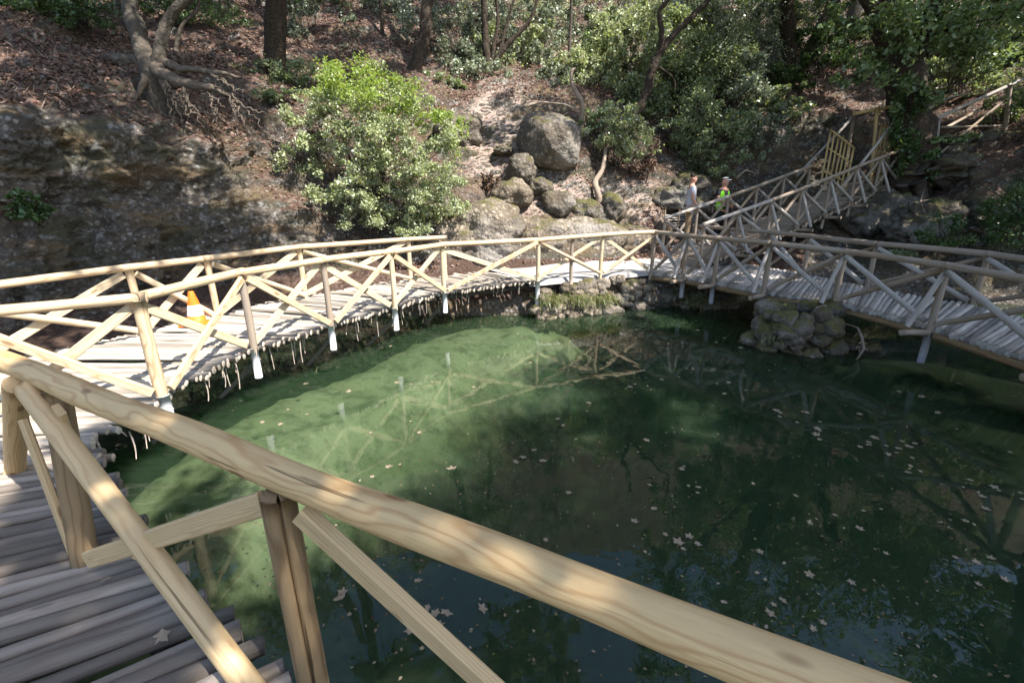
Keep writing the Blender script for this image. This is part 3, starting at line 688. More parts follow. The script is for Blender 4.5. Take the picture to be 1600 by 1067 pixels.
# --- ramp climbing to the gate
ramp_ = thing('boardwalk', (7.5, 12.5, 1.3), 'log ramp with grey pole railings climbing to the cane gate beside the dark tree', 'boardwalk')
RF = [Vector(v) for v in [(4.35, 10.85, .80), (5.6, 11.4, 1.13), (7.0, 12.0, 1.52), (8.9, 13.0, 2.06), (10.9, 14.0, 2.62)]]
RBk = [p + Vector((-.5, 1.25, .03)) for p in RF]
deck(ramp_, RF, RBk, None, .042, M['grey_wood'], gap=.93, over=.09, jz=.006)
beam(ramp_, [p + Vector((-.05, .12, -.14)) for p in RF], None, .055); beam(ramp_, [p + Vector((.05, -.12, -.14)) for p in RBk], None, .055)
def along(pl, t):
    r = resample(pl, 101); return r[int(round(t*100))]
ts = [0, .14, .28, .42, .57, .72, .86, 1.0]
for side, pl, hgt in (('f', RF, .92), ('b', RBk, .95)):
    pp = [along(pl, t) for t in ts]
    for k, p in enumerate(pp):
        if side == 'b' and k > 5: break
        post(ramp_, p.x, p.y, p.z+hgt, p.z-.35, .04, M['grey_wood'])
        if side == 'f' and 0 < k:
            n = Vector((.46, -.88, 0))
            f = p + n*.38
            pole('strut', p+Vector((0, 0, hgt-.07)), f + Vector((0, 0, .02)), .032, M['old_wood'], ramp_)
            pole('cross_beam', p-n*.6+Vector((0, 0, -.1)), f+n*.06+Vector((0, 0, -.05)), .04, M['grey_wood'], ramp_)
    for k, (a, b) in enumerate(zip(pp[:-1], pp[1:])):
        if side == 'b' and k > 4: break
        h = Vector((0, 0, hgt)); d = (b-a).normalized()
        m = MB(); m.tube(line(a+h-d*.05, b+h+d*.07, 8, .02), [.042]*9, 12, wob=.06); m.build('handrail', M['old_wood'] if k < 2 else M['grey_wood'], ramp_)
        h2 = Vector((0, 0, hgt-.08)); l2 = Vector((0, 0, .06)); o1 = Vector((.02, -.04, 0))
        pole('brace', a+h2+o1, b+l2+o1, .036, M['old_wood'], ramp_, n=5); pole('brace', a+l2-o1, b+h2-o1, .036, M['grey_wood'], ramp_, n=5)
pole('brace', D(1396, 192, 13.9), D(1284, 332, 12.7), .035, M['old_wood'], ramp_)
for k in (3, 5):
    p = along(RF, ts[k]); pole('post', p+Vector((-.2, .5, -.15)), (p.x-.35, p.y+.6, .1), .045, M['dark_beam'], ramp_)

# --- cane gate: two leaves and a tall post
def leaf_gate(name, label, p0, p1, h0, h1, n, parent_h):
    t = thing(name, p0, label, 'gate', 'cane gate leaves at the top of the ramp')
    for k in range(n):
        f = k/(n-1); b = p0.lerp(p1, f); h = h0+(h1-h0)*f
        pole('cane', b, b+Vector((R.uniform(-.03, .03), 0, h+R.uniform(-.06, .06))), .026, M['bamboo'], t, sides=8, n=5)
    for f in (.2, .62, .93):
        pole('cross_bar', p0+Vector((0, -.04, h0*f)), p1+Vector((0, -.04, h1*f)), .022, M['bamboo'], t, sides=8, n=4)
    return t
g0 = D(1283, 285, 14.2); g1 = D(1320, 300, 13.7)
leaf_gate('cane_gate', 'open yellow cane gate leaf on the left of the ramp top', g0, g1, 1.45, 1.2, 7, 0)
g2 = D(1356, 290, 14.1); g3 = D(1393, 288, 14.5)
leaf_gate('cane_gate', 'cane gate leaf standing against the dark tree trunk', g2, g3, 1.6, 1.5, 8, 0)
t = thing('gate_post', D(1359, 288, 14.0), 'tall thin cane gate post with a short bar on its top', 'post')
pole('post', D(1359, 288, 14.0), D(1371, 168, 14.0), .04, M['bamboo'], t); pole('top_bar', D(1334, 178, 14.0), D(1393, 167, 14.1), .045, M['bamboo'], t)
t = thing('handrail_fence', D(1265, 262, 14.6), 'thin bare handrail on poles rising behind the cane gate', 'handrail')
pole('handrail', D(1245, 275, 14.4), D(1330, 186, 15.6), .04, M['old_wood'], t); pole('handrail', D(1330, 186, 15.6), D(1370, 170, 15.2), .04, M['bark_grey'], t)
pole('post', D(1333, 186, 15.5), D(1322, 262, 15.5), .045, M['grey_wood'], t)

# --- stone stair at the right with pole rails
stair = thing('stone_stair', D(1470, 245, 14.6), 'worn grey stone stair climbing to the right behind the dark tree', 'stair')
m = MB()
for k in range(8):
    a = D(1440+k*26, 243-k*9, 14.3+k*.12); 
    m.board(a+Vector((0, 0, -.3)), a+Vector((0, 1.3, -.3)), .62, .62, (0, 0, 1), bev=.03, seg=3)
m.build('steps', M['rock_pale'], stair, smooth=False)
rl = thing('stair_railing', D(1480, 235, 13.8), 'grey pole railing slanting up over the stone stair', 'railing')
pole('handrail', D(1440, 196, 13.8), D(1605, 121, 14.6), .045, M['old_wood'], rl); pole('handrail', D(1478, 200, 14.9), D(1605, 132, 15.6), .04, M['grey_wood'], rl)
pole('brace', D(1466, 242, 13.9), D(1572, 155, 14.4), .035, M['grey_wood'], rl); pole('brace', D(1470, 199, 13.9), D(1566, 197, 14.4), .03, M['grey_wood'], rl)
pole('post', D(1578, 133, 14.4), D(1570, 205, 14.4), .055, M['grey_wood'], rl); pole('post', D(1466, 186, 13.9), D(1460, 246, 13.9), .05, M['old_wood'], rl)

# low fence of twigs behind the two people
tf = thing('twig_fence', P(1055, 352, 1.1), 'low woven fence of split branches behind the man in the grey shirt', 'fence')
for k in range(5):
    pole('rail', D(1028, 336+k*4.5, 13.9), D(1086, 336+k*4.2, 14.3), .022, M['old_wood'], tf, sides=7, bend=.05)
for x in (1036, 1058, 1078):
    a = D(x, 358, 13.95); pole('stake', a+Vector((0, -.03, -.15)), a+Vector((0, -.03, .62)), .025, M['grey_wood'], tf, sides=7)

# ------------------------------------------------------------ traffic cone on the left deck
cone = thing('traffic_cone', P(309, 507, .738), 'orange traffic cone with a white band standing on the sunlit log deck', 'cone')
def lathe(name, prof, c, mat_, parent, n=28):
    vs = []; fs = []
    for (r_, z_) in prof:
        for k in range(n): a = 2*math.pi*k/n; vs.append((c.x+r_*math.cos(a), c.y+r_*math.sin(a), c.z+z_))
    for i in range(len(prof)-1):
        for k in range(n): fs.append((i*n+k, i*n+(k+1) % n, (i+1)*n+(k+1) % n, (i+1)*n+k))
    me = bpy.data.meshes.new(name); me.from_pydata(vs, [], fs); return link(name, me, mat_, parent)
cc = wloc(cone)
lathe('body', [(.115, .03), (.096, .14), (.072, .14+.0), (.07, .3), (.034, .44), (.03, .455), (.012, .457)], cc, M['orange'], cone)
lathe('band', [(.0985, .135), (.0985, .14), (.072, .27), (.07, .275)], cc, M['white_band'], cone)
b = MB(); b.board(cc+Vector((-.16, 0, .016)), cc+Vector((.16, 0, .016)), .32, .03, (0, 0, 1), bev=.008, seg=2); b.build('base', M['orange'], cone, smooth=False)

# ------------------------------------------------------------ rocks
def ico(n):
    bm = bmesh.new(); bmesh.ops.create_icosphere(bm, subdivisions=n, radius=1)
    v = np.array([x.co[:] for x in bm.verts]); f = np.array([[y.index for y in x.verts] for x in bm.faces]); bm.free(); return v, f
ICO = {k: ico(k) for k in (3, 4, 5)}
def rockmesh(c, s, seed, sub=4, rough=.30, rz=0.0, boxy=.14):
    v, f = ICO[sub]; o = np.array([seed*3.7, seed*1.3, -seed*2.1])
    u = v/ (np.abs(v).max(1, keepdims=True)**boxy)
    k = 1 + rough*fbm(v+o, 4, 1.1) + rough*.35*fbm(v+o, 4, 3.5) + rough*.16*(1-2*np.abs(fbm(v-o, 4, 6.0)))
    u = u*k[:, None]*np.array(s)*.5
    ca, sa = math.cos(rz), math.sin(rz)
    u = np.stack([u[:, 0]*ca-u[:, 1]*sa, u[:, 0]*sa+u[:, 1]*ca, u[:, 2]], -1)
    return u+np.array(c), f
def rock(name, label, cat, c, s, seed, mat_='rock', **k):
    v, f = rockmesh((0, 0, 0), s, seed, **k)
    o = link(name, npmesh(name, v, f), M[mat_]); o.location = c; return tag(o, label, cat)
def rk(px, py, d, wpx, hpx, label, seed, mat_='rock', dep=1.0, name='boulder', **k):
    c = D(px, py, d); s = d/FPX*1.03
    return rock(name, label, 'rock', c + Vector((0, wpx*s*.36, -hpx*s*.08)), (wpx*s*.84, wpx*s*dep*.95, hpx*s*.86), seed, mat_, **k)
rk(863, 212, 13.3, 118, 98, 'largest round boulder, speckled with pebbles, on the bare slope above the path', 3, sub=5, rough=.17)
rk(815, 262, 12.9, 46, 44, 'small angular boulder just under the left foot of the largest boulder', 5)
rk(798, 302, 12.4, 68, 50, 'pale flat topped boulder left of centre just above the long ledge', 8, 'rock_pale')
rk(788, 232, 13.6, 34, 16, 'small flat mossy stone on the bare slope left of the largest boulder', 9, 'rock_moss')
rk(872, 315, 12.5, 58, 48, 'round dark boulder in the middle of the row over the path', 12)
rk(920, 330, 12.7, 62, 52, 'mossy round boulder right of the dark one in the row over the path', 14, 'rock_moss')
rk(962, 322, 13.0, 44, 46, 'mossy upright boulder at the right end of the row over the path', 15, 'rock_moss')
rk(846, 292, 12.9, 40, 30, 'low half buried boulder below the largest boulder', 17)
rk(712, 198, 13.6, 74, 64, 'dark mossy boulder half hidden by the right edge of the big bright bush', 21)
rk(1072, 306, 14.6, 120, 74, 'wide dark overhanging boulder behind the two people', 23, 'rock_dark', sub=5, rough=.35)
rk(322, 40, 16.5, 74, 60, 'dark round boulder between tree trunks high on the left slope', 27)
rk(180, 92, 11.6, 46, 22, 'flat dark stone in the leaf litter high at the far left', 28)
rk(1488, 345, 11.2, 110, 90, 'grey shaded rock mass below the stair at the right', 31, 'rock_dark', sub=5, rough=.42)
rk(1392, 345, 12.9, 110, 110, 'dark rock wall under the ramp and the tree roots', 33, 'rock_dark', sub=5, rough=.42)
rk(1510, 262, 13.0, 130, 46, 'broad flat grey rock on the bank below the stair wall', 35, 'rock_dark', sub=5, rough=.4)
rk(1570, 300, 12.3, 60, 60, 'grey rock at the right edge above the hanging fern', 37, 'rock_dark')
rk(1195, 235, 15.6, 150, 110, 'pale grey rock face left of the cane gate', 39, dep=.7, sub=5, rough=.2)
# the long ledge behind the path
def merged(name, parts, mat_, label, cat, loc):
    Vs = []; Fs = []; b = 0
    for v, f in parts: Vs.append(v); Fs.append(f+b); b += len(v)
    o = link(name, npmesh(name, np.concatenate(Vs)-np.array(loc), np.concatenate(Fs)), M[mat_]); o.location = loc
    return tag(o, label, cat)
ledge = []
for px, py, d, wp, hp, sd in [(745, 375, 11.3, 150, 105, 51), (830, 385, 11.8, 170, 95, 52), (910, 388, 12.2, 150, 80, 53), (975, 392, 12.7, 110, 70, 54), (690, 392, 11.3, 90, 70, 55)]:
    s = d/FPX*1.03; c = D(px, py, d); c.y += wp*s*.28; ledge.append(rockmesh(c, (wp*s, wp*s*.75, hp*s), sd, 5, .22))
merged('rock_ledge', ledge, 'rock_pale', 'long pale weathered rock ledge behind the path and railing', 'rock', D(830, 385, 11.8))
# stone bank under the path and the mossy pier
parts = []
for k in range(95):
    t = R.random(); a = Vector((.35, 9.3, 0)).lerp(Vector((3.05, 10.35, 0)), t); zc = R.uniform(-.15, .62)
    s = R.uniform(.14, .34); n = Vector((.36, -.93, 0))
    parts.append(rockmesh((a.x+R.uniform(-.08, .08)+n.x*(.28-.35*zc), a.y+n.y*(.28-.35*zc), zc), (s*1.2, s, s*.85), k+100, 3, .3, R.uniform(0, 3)))
merged('stone_bank', parts, 'rock_pale', 'rubble stone bank under the sunlit corner of the path at the water', 'stone wall', (1.7, 9.6, .3))
parts = []
for k in range(105):
    a = R.uniform(0, 6.28); zc = R.uniform(-.25, .60); rr = .60*(1-.25*max(0, zc))*R.uniform(.75, 1.05); s = R.uniform(.16, .36)
    parts.append(rockmesh((4.66+rr*1.1*math.cos(a), 7.42+rr*.85*math.sin(a), zc), (s*1.15, s*1.05, s*.95), k+300, 3, .28, R.uniform(0, 3), 0.0))
parts.append(rockmesh((4.7, 7.5, .05), (.95, .8, .8), 3, 4, .2))
for k in range(40):
    parts.append(rockmesh((5.3+R.uniform(-.1, .5), 7.4+R.uniform(-.15, .5), R.uniform(-.2, .12)), (R.uniform(.2, .4),)*2+(R.uniform(.15, .28),), k+500, 3, .3, R.uniform(0, 3)))
merged('stone_pier', parts, 'rock_moss', 'round pier of mossy rubble stones carrying the right bridge in the water', 'stone pier', (4.85, 7.55, 0))
parts = []
for k in range(40):
    c = D(R.uniform(1480, 1600), R.uniform(212, 245), 14.1); s = R.uniform(.2, .42)
    parts.append(rockmesh(c, (s*1.3, s, s*.8), k+700, 3, .3, R.uniform(0, 3)))
merged('stone_wall', parts, 'rock_moss', 'rough mossy stone wall holding up the stair at the right', 'stone wall', D(1540, 230, 14.1))
parts = []
for k in range(26):
    c = Vector((3.95+R.uniform(-.5, .9), 10.0+R.uniform(-.1, .35), R.uniform(-.1, .22))); s = R.uniform(.15, .34)
    parts.append(rockmesh(c, (s*1.3, s, s*.8), k+800, 3, .3, R.uniform(0, 3)))
merged('stone_bank', parts, 'rock', 'low rubble stones at the water under the bridge corner in the back', 'stone wall', (4.1, 10.1, 0))

# ------------------------------------------------------------ foliage
def leafquads(C, size, flat=0.35, aspect=.5, nrm=None, rng=NR):
    n = len(C); size = size*rng.uniform(.65, 1.3, (n, 1))
    nn = rng.normal(size=(n, 3)); nn[:, 2] += flat*3
    if nrm is not None: nn = nrm + rng.normal(size=(n, 3))*.35
    nn /= np.linalg.norm(nn, axis=1, keepdims=True)
    a = rng.normal(size=(n, 3)); a -= nn*(a*nn).sum(1, keepdims=True); a /= np.linalg.norm(a, axis=1, keepdims=True)
    b = np.cross(nn, a)
    fold = nn*size*.16
    V = np.stack([C-a*size*.5, C+b*size*aspect*.5+fold, C+a*size*.5, C-b*size*aspect*.5+fold], 1).reshape(-1, 3)
    return V, np.arange(4*n).reshape(n, 4)
def cloud(c, r, n, clumps=None, rng=NR, shell=.55):
    c = np.array(c); r = np.array(r)*np.ones(3); clumps = clumps or max(6, n//130)
    d = rng.normal(size=(clumps, 3)); d /= np.linalg.norm(d, axis=1, keepdims=True)
    rad_ = rng.uniform(shell**3, 1, (clumps, 1))**(1/3)*rng.uniform(.72, 1.12, (clumps, 1))
    cc = d*rad_
    k = rng.integers(0, clumps, n); sp = .14*rng.uniform(.5, 1.4, (clumps, 1))[k]
    p = cc[k] + rng.normal(size=(n, 3))*sp
    return c + p*r, c + cc*r
def crown(name, mat_, blobs, size, parent, flat=.3, aspect=.55):
    Vs = []; Fs = []; b = 0; cl = []
    for c, r, n in blobs:
        p, cc = cloud(c, r, n); V, F_ = leafquads(p, size, flat, aspect); Vs.append(V); Fs.append(F_+b); b += len(V); cl.append(cc)
    o = link(name, npmesh(name, np.concatenate(Vs), np.concatenate(Fs)), mat_, parent, smooth=False)
    return o, np.concatenate(cl)
def limb(m, p0, p1, r0, r1, n=7, bend=.12, sides=9):
    p0, p1 = Vector(p0), Vector(p1); Ln = (p1-p0).length
    m.tube(line(p0, p1, n, bend*Ln, .03*Ln/n*3), [r0+(r1-r0)*i/n for i in range(n+1)], sides, wob=.14)
def shrub(label, c, r, n, mat_, size=.075, name='shrub', cat='shrub', blobs=None, group=None, stems=5, ground=None, flat=.3):
    c = Vector(c); r = Vector(r) if hasattr(r, '__len__') else Vector((r, r, r))
    g = ground or Vector((c.x, c.y+r.y*.3, c.z-r.z))
    t = thing(name, g, label, cat, group)
    bl = blobs or [(c, r, n)]
    o, cl = crown('foliage', mat_, bl, size, t, flat)
    m = MB()
    for k in range(stems):
        e = Vector(cl[R.randrange(len(cl))]); limb(m, g + Vector((R.uniform(-.1, .1), R.uniform(-.1, .1), -.1)), e, .022, .006, 6, .10, 6)
    for k in range(min(60, len(cl))):
        e = Vector(cl[R.randrange(len(cl))]); s0 = g.lerp(c, R.uniform(.3, .9)); limb(m, s0, e, .010, .003, 4, .12, 4)
    m.build('stem', M['bark_grey'], t)
    return t
def psh(label, px, py, d, wpx, hpx, n, mk, size=.075, dep=.8, **k):
    c = D(px, py, d); s = d/FPX*1.03
    return shrub(label, c, (wpx*s*.5, wpx*s*.5*dep, hpx*s*.5), n, M[mk], size, **k)

# big sunlit bush
c0 = D(600, 250, 11.0)
def pb(px, py, d, w_, h_, n): s = d/FPX*1.03; return (D(px, py, d), (w_*s*.5, w_*s*.42, h_*s*.5), n)
BUSH = [(455, 222), (472, 172), (520, 122), (600, 106), (640, 150), (690, 200), (733, 258), (742, 300), (722, 348), (640, 362), (545, 345), (520, 310), (470, 290), (455, 262)]
def inpoly(x, y, pl):
    r_ = False
    for (x1, y1), (x2, y2) in zip(pl, pl[1:]+pl[:1]):
        if (y1 > y) != (y2 > y) and x < (x2-x1)*(y-y1)/(y2-y1)+x1: r_ = not r_
    return r_
bb = [pb(x, y, 10.55, 72, 56, 800) for x, y in [(560, 335), (610, 345), (660, 345), (700, 325), (545, 300), (500, 285), (715, 285), (640, 310), (590, 310)]]
while len(bb) < 70:
    x, y = R.uniform(450, 745), R.uniform(105, 362)
    if not inpoly(x, y, BUSH): continue
    e = math.hypot((x-600)/150, (y-240)/135); rp = R.uniform(26, 46)*(1.1-.4*min(1, e))
    bb.append(pb(x, y, 10.5 + .9*min(1, e)**2 + R.uniform(-.1, .3), rp*2, rp*1.5, int(rp*rp*.72)))
bt = shrub('big bright green bush in full sun on the bank left of the pale ledge', c0, 1.8, 100, M['leaf_bush'], .064, 'bush', 'bush', blobs=bb, stems=14, ground=D(585, 372, 11.3))
crown('young_shoots', M['leaf_lime'], [pb(600, 150, 11.1, 150, 70, 2600), pb(560, 130, 11.3, 120, 60, 1200), pb(500, 130, 11.7, 110, 40, 700), pb(650, 180, 10.9, 90, 60, 900), pb(705, 210, 11.0, 50, 70, 500)], .075, bt, .1, .4)

SH = [
 ('grey green shrub on the skyline slope above the two trunks at the top centre', 715, 60, 17.5, 90, 150, 3800, 'leaf_grey'),
 ('pale drooping shrub beside the many stemmed tree top centre', 735, 120, 17.0, 80, 90, 2600, 'leaf_grey'),
 ('small leafy shrub at the foot of the leaning black trunk', 690, 150, 16.0, 70, 60, 1500, 'leaf_mid'),
 ('broad grey green shrub left of the thin upright trunk top centre', 850, 55, 19.0, 110, 110, 3800, 'leaf_grey'),
 ('bright yellow green shrub behind the twisted bare stem', 905, 90, 17.5, 90, 100, 3600, 'leaf_bush'),
 ('round silvery shrub high on the slope at the top centre', 935, 35, 20.0, 120, 110, 4200, 'leaf_grey'),
 ('leafy lime green shrub under the forked dark tree', 985, 90, 17.0, 100, 120, 4600, 'leaf_bush'),
 ('dense mid green shrub right of the fork of the dark tree', 1070, 110, 17.2, 130, 130, 5600, 'leaf_mid'),
 ('big grey green shrub between the forked tree and the pale shrub', 1110, 70, 19.0, 130, 130, 5400, 'leaf_grey'),
 ('pale silvery shrub standing high against brown soil right of centre', 1180, 75, 18.5, 80, 120, 4200, 'leaf_grey'),
 ('dark green shrub hanging over the bank above the man in the grey shirt', 1065, 205, 15.7, 140, 95, 5600, 'leaf_mid'),
 ('dense glossy green shrub spreading above the hi vis worker', 1120, 205, 15.3, 110, 100, 4600, 'leaf_mid'),
 ('soft bright green shrub leaning out right of the largest boulder', 972, 205, 14.2, 105, 80, 4200, 'leaf_bush'),
 ('small green sapling on a crooked trunk over the mossy boulders', 945, 180, 14.6, 70, 55, 1800, 'leaf_mid'),
 ('small pale shrub on the soil left of the grey rock face', 1205, 205, 15.3, 55, 60, 1800, 'leaf_grey'),
 ('thin low shrub on the red brown slope left of the big bush', 425, 120, 13.5, 90, 50, 1100, 'leaf_mid'),
 ('green shrub top right of centre under the leaning trunk', 1235, 20, 21.0, 110, 70, 2600, 'leaf_mid'),
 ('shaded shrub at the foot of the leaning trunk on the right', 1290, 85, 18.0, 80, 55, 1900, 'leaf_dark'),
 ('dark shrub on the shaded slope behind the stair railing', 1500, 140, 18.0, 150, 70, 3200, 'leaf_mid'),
 ('green leafy shrub at the right edge over the stair', 1585, 165, 15.0, 80, 80, 2600, 'leaf_mid'),
 ('low shrub of yellowing leaves above the stair railing', 1515, 120, 17.0, 70, 30, 900, 'leaf_bush'),
 ('small bush on the high slope between the trunks at the top left', 505, 60, 18.5, 80, 80, 1700, 'leaf_grey'),
 ('thin wispy shrub high on the slope left of the leaning black trunk', 575, 90, 17.0, 90, 90, 1500, 'leaf_grey'),
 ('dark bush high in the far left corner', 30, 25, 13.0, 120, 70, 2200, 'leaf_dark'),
 ('reddish leaved sprig on the bank right of the big bush', 762, 290, 12.0, 36, 40, 500, 'leaf_dry'),
 ('low green weeds on the cliff foot at the far left', 42, 320, 6.9, 60, 44, 900, 'leaf_dark'),
 ('low shrub with reddish dry leaves below the soft green shrub', 1010, 262, 14.3, 70, 40, 900, 'leaf_dry'),
 ('tall shrub high behind the silvery shrub at the top right of centre', 1060, 10, 23.0, 170, 90, 3600, 'leaf_grey'),
 ('pale shrub in the gap left of the many stemmed tree', 720, 20, 19.5, 100, 80, 2600, 'leaf_grey'),
 ('bright shrub framed by the branches of the many stemmed tree', 815, 85, 18.0, 90, 90, 2600, 'leaf_bush'),
 ('grey shrub low beside the thin bare trunk', 850, 120, 16.8, 80, 60, 1800, 'leaf_grey'),
 ('yellow green shrub right of the thin bare trunk at the top', 930, 110, 17.0, 90, 90, 2800, 'leaf_bush'),
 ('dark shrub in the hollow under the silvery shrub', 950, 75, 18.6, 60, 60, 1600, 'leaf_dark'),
 ('pale green shrub between the two limbs of the forked tree', 1060, 40, 18.5, 110, 80, 2900, 'leaf_bush'),
 ('mid green shrub behind the foot of the forked tree', 1000, 150, 16.6, 90, 70, 2400, 'leaf_mid'),
 ('glossy shrub on the bank right above the wide overhanging boulder', 1110, 245, 15.0, 90, 50, 2000, 'leaf_mid'),
 ('silvery shrub above the dense glossy shrub', 1150, 130, 17.0, 90, 90, 3000, 'leaf_grey'),
 ('mid green shrub at the very top right of the forked tree', 1140, 15, 22.0, 120, 70, 2600, 'leaf_mid'),
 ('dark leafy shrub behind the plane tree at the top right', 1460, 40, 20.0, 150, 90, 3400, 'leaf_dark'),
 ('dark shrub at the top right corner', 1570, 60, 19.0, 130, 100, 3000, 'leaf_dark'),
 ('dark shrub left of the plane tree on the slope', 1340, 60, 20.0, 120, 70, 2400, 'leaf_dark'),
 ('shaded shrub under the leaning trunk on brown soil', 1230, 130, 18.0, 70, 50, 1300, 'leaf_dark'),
 ('olive shrub high on the slope between two left trunks', 450, 20, 20.0, 90, 60, 1500, 'leaf_grey'),
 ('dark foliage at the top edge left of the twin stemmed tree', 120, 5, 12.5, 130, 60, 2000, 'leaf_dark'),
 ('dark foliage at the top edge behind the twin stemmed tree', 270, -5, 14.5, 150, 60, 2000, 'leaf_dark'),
 ('thin olive sapling between the two dark trunks high on the left slope', 470, 60, 16.5, 60, 110, 900, 'leaf_grey'),
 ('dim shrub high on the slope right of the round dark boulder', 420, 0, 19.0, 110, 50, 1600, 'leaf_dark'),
 ('grey green shrub left of the leaning black trunk at the top', 590, 25, 19.5, 110, 80, 2200, 'leaf_grey'),
 ('small green plant on the leaf litter between the bush and the bare roots', 430, 150, 12.4, 50, 34, 500, 'leaf_mid'),
 ('green shrub spilling over the top of the grey rock face', 1225, 160, 16.2, 70, 46, 1200, 'leaf_mid'),
 ('sunlit shrub high at the top between the thin trunks', 800, 10, 22.0, 130, 80, 3000, 'leaf_bush'),
]
for lb, px, py, d, w_, h_, n, mk in SH:
    if py < 165: w_ *= 1.3; h_ *= 1.25; n = int(n*1.6)
    c_ = D(px, py, d); s_ = d/FPX*1.03; bls = []
    for q_ in range(5 + int(w_/25)):
        a_ = R.uniform(0, 6.28); f_ = R.uniform(.1, .75); rr_ = R.uniform(.28, .5)
        bls.append((c_ + Vector((math.cos(a_)*f_*w_*.62, R.uniform(-.3, .3)*w_*.5, math.sin(a_)*f_*h_*.62))*s_, (rr_*w_*.6*s_, rr_*w_*.55*s_, rr_*h_*.55*s_), int(n*1.5/(5 + int(w_/25)))))
    shrub(lb, c_, (w_*s_*.5, w_*s_*.4, h_*s_*.5), n, M[mk], .08 if d < 16 else .105, blobs=bls)
for lb, c_, r_, n_ in [('sunlit bush on the right slope past the frame edge, lowest', (14.5, 12.4, 4.6), 1.8, 2600), ('sunlit bush on the right slope past the frame edge, middle', (17, 14.2, 6.6), 2.1, 2800), ('sunlit bush on the right slope past the frame edge, highest', (19, 17.5, 9.2), 2.5, 2800), ('broad bush behind the stair past the frame edge', (13.2, 15.2, 6.6), 1.7, 2200), ('bush nearest the right bridge end past the frame edge', (16, 10.4, 4.6), 1.8, 2200)]:
    shrub(lb, c_, (r_, r_, r_*.75), n_, M['leaf_plane'], .16)
# fern mass on the right and weeds of the banks
psh('dark green fern mass hanging over the rock at the right edge', 1592, 335, 10.4, 100, 120, 5200, 'leaf_dark', .07, name='hanging_fern', cat='fern')
psh('green creeper on the shaded rock below the stair', 1480, 365, 10.7, 80, 60, 1700, 'leaf_dark', .06, name='creeper', cat='creeper')
psh('low green weeds beside the far railing of the right bridge', 1415, 392, 11.2, 70, 26, 700, 'leaf_mid', .06, name='weed_clump', cat='weeds')
psh('small green weeds behind the bridge poles near the corner', 1150, 425, 10.9, 50, 24, 500, 'leaf_mid', .06, name='weed_clump', cat='weeds')

def tuft(label, c, r, n, h=.22):
    t = thing('grass_tuft', c, label, 'grass tuft'); rng = NR
    b = np.array(c) + rng.normal(size=(n, 3))*np.array([r, r*.5, r*.25]); d = rng.normal(size=(n, 3))*.55 + np.array([.1, -.5, .35]); d /= np.linalg.norm(d, axis=1, keepdims=True)
    Ln = h*rng.uniform(.5, 1.2, (n, 1)); sd = np.cross(d, [0, 0, 1.]); sd /= np.linalg.norm(sd, axis=1, keepdims=True)+1e-6
    mid = b + d*Ln*.6; tip = b + d*Ln + np.array([0, 0, -.35])*Ln
    V = np.stack([b-sd*.005, b+sd*.005, mid+sd*.004, mid-sd*.004, tip], 1).reshape(-1, 3)
    k = np.arange(n)*5
    F_ = np.concatenate([np.stack([k, k+1, k+2, k+3], 1), np.stack([k+3, k+2, k+4, k+4], 1)])
    me = bpy.data.meshes.new('blades'); me.from_pydata(V.tolist(), [], [tuple(f) if f[2] != f[3] else tuple(f[:3]) for f in F_.tolist()])
    link('blades', me, M['grass'], t, smooth=False)
tuft('dry grass tuft hanging from the left end of the rubble bank', Vector((.75, 9.15, .38)), .16, 420)
tuft('green grass tuft in the middle of the rubble bank', Vector((1.35, 9.3, .34)), .14, 420)
tuft('leafy green tuft near the right end of the rubble bank', Vector((1.9, 9.5, .30)), .15, 350)
tuft('grass tuft on the left flank of the mossy stone pier', Vector((4.25, 7.15, .25)), .12, 320)
tuft('bright green tuft at the water under the bridge corner', Vector((4.0, 9.75, .2)), .22, 420)

# ------------------------------------------------------------ trees with visible trunks
def tree(label, trunk, blobs, mk='leaf_mid', size=.10, limbs=True, bark='bark', group=None, name='tree', roots=0, branch=None):
    base = Vector(trunk[0][0][0])
    t = thing(name, base, label, 'tree', group)
    m = MB()
    for pl in trunk:
        pts_ = [Vector(p) for p, r in pl]; rs = [r for p, r in pl]
        if pl is trunk[0] and (pts_[1]-pts_[0]).z > 0: pts_ = [pts_[0]+Vector((0, .15, -.9))] + pts_; rs = [rs[0]*1.15]+rs
        # smooth the polyline
        fine = []; fr = []
        for i in range(len(pts_)-1):
            p0 = pts_[max(i-1, 0)]; p1 = pts_[i]; p2 = pts_[i+1]; p3 = pts_[min(i+2, len(pts_)-1)]
            for k in range(6):
                f = k/6; f2 = f*f; f3 = f2*f
                fine.append(.5*((2*p1)+(p2-p0)*f+(2*p0-5*p1+4*p2-p3)*f2+(3*p1-p0-3*p2+p3)*f3)); fr.append(rs[i]+(rs[i+1]-rs[i])*f)
        fine.append(pts_[-1]); fr.append(rs[-1])
        m.tube([p + Vector((R.uniform(-.15, .15), R.uniform(-.15, .15), 0))*min(r, .12) for p, r in zip(fine, fr)], [r+min(r, .15)*R.uniform(-.08, .08) for r in fr], 14, wob=.13)
    allb = [Vector(p) for pl in trunk for p, r in pl]
    if blobs:
        o, cl = crown('crown', M[mk], blobs, size, t)
        for c, r, n in blobs:
            c = Vector(c); s = min(allb, key=lambda p: (p-c).length + max(0, p.z-c.z)); limb(m, s, c, .05 if (s-c).length > 3 else .03, .015, 9, .08, 7)
        for k in range(min(len(cl), 90)):
            e = Vector(cl[R.randrange(len(cl))]); b_ = min((Vector(b[0]) for b in blobs), key=lambda p: (p-e).length); limb(m, b_, e, .014, .004, 4, .1, 4)
    m.build('trunk', M[bark], t)
    return t
def tp_(*a): return [(D(x, y, d), r) for x, y, d, r in a]
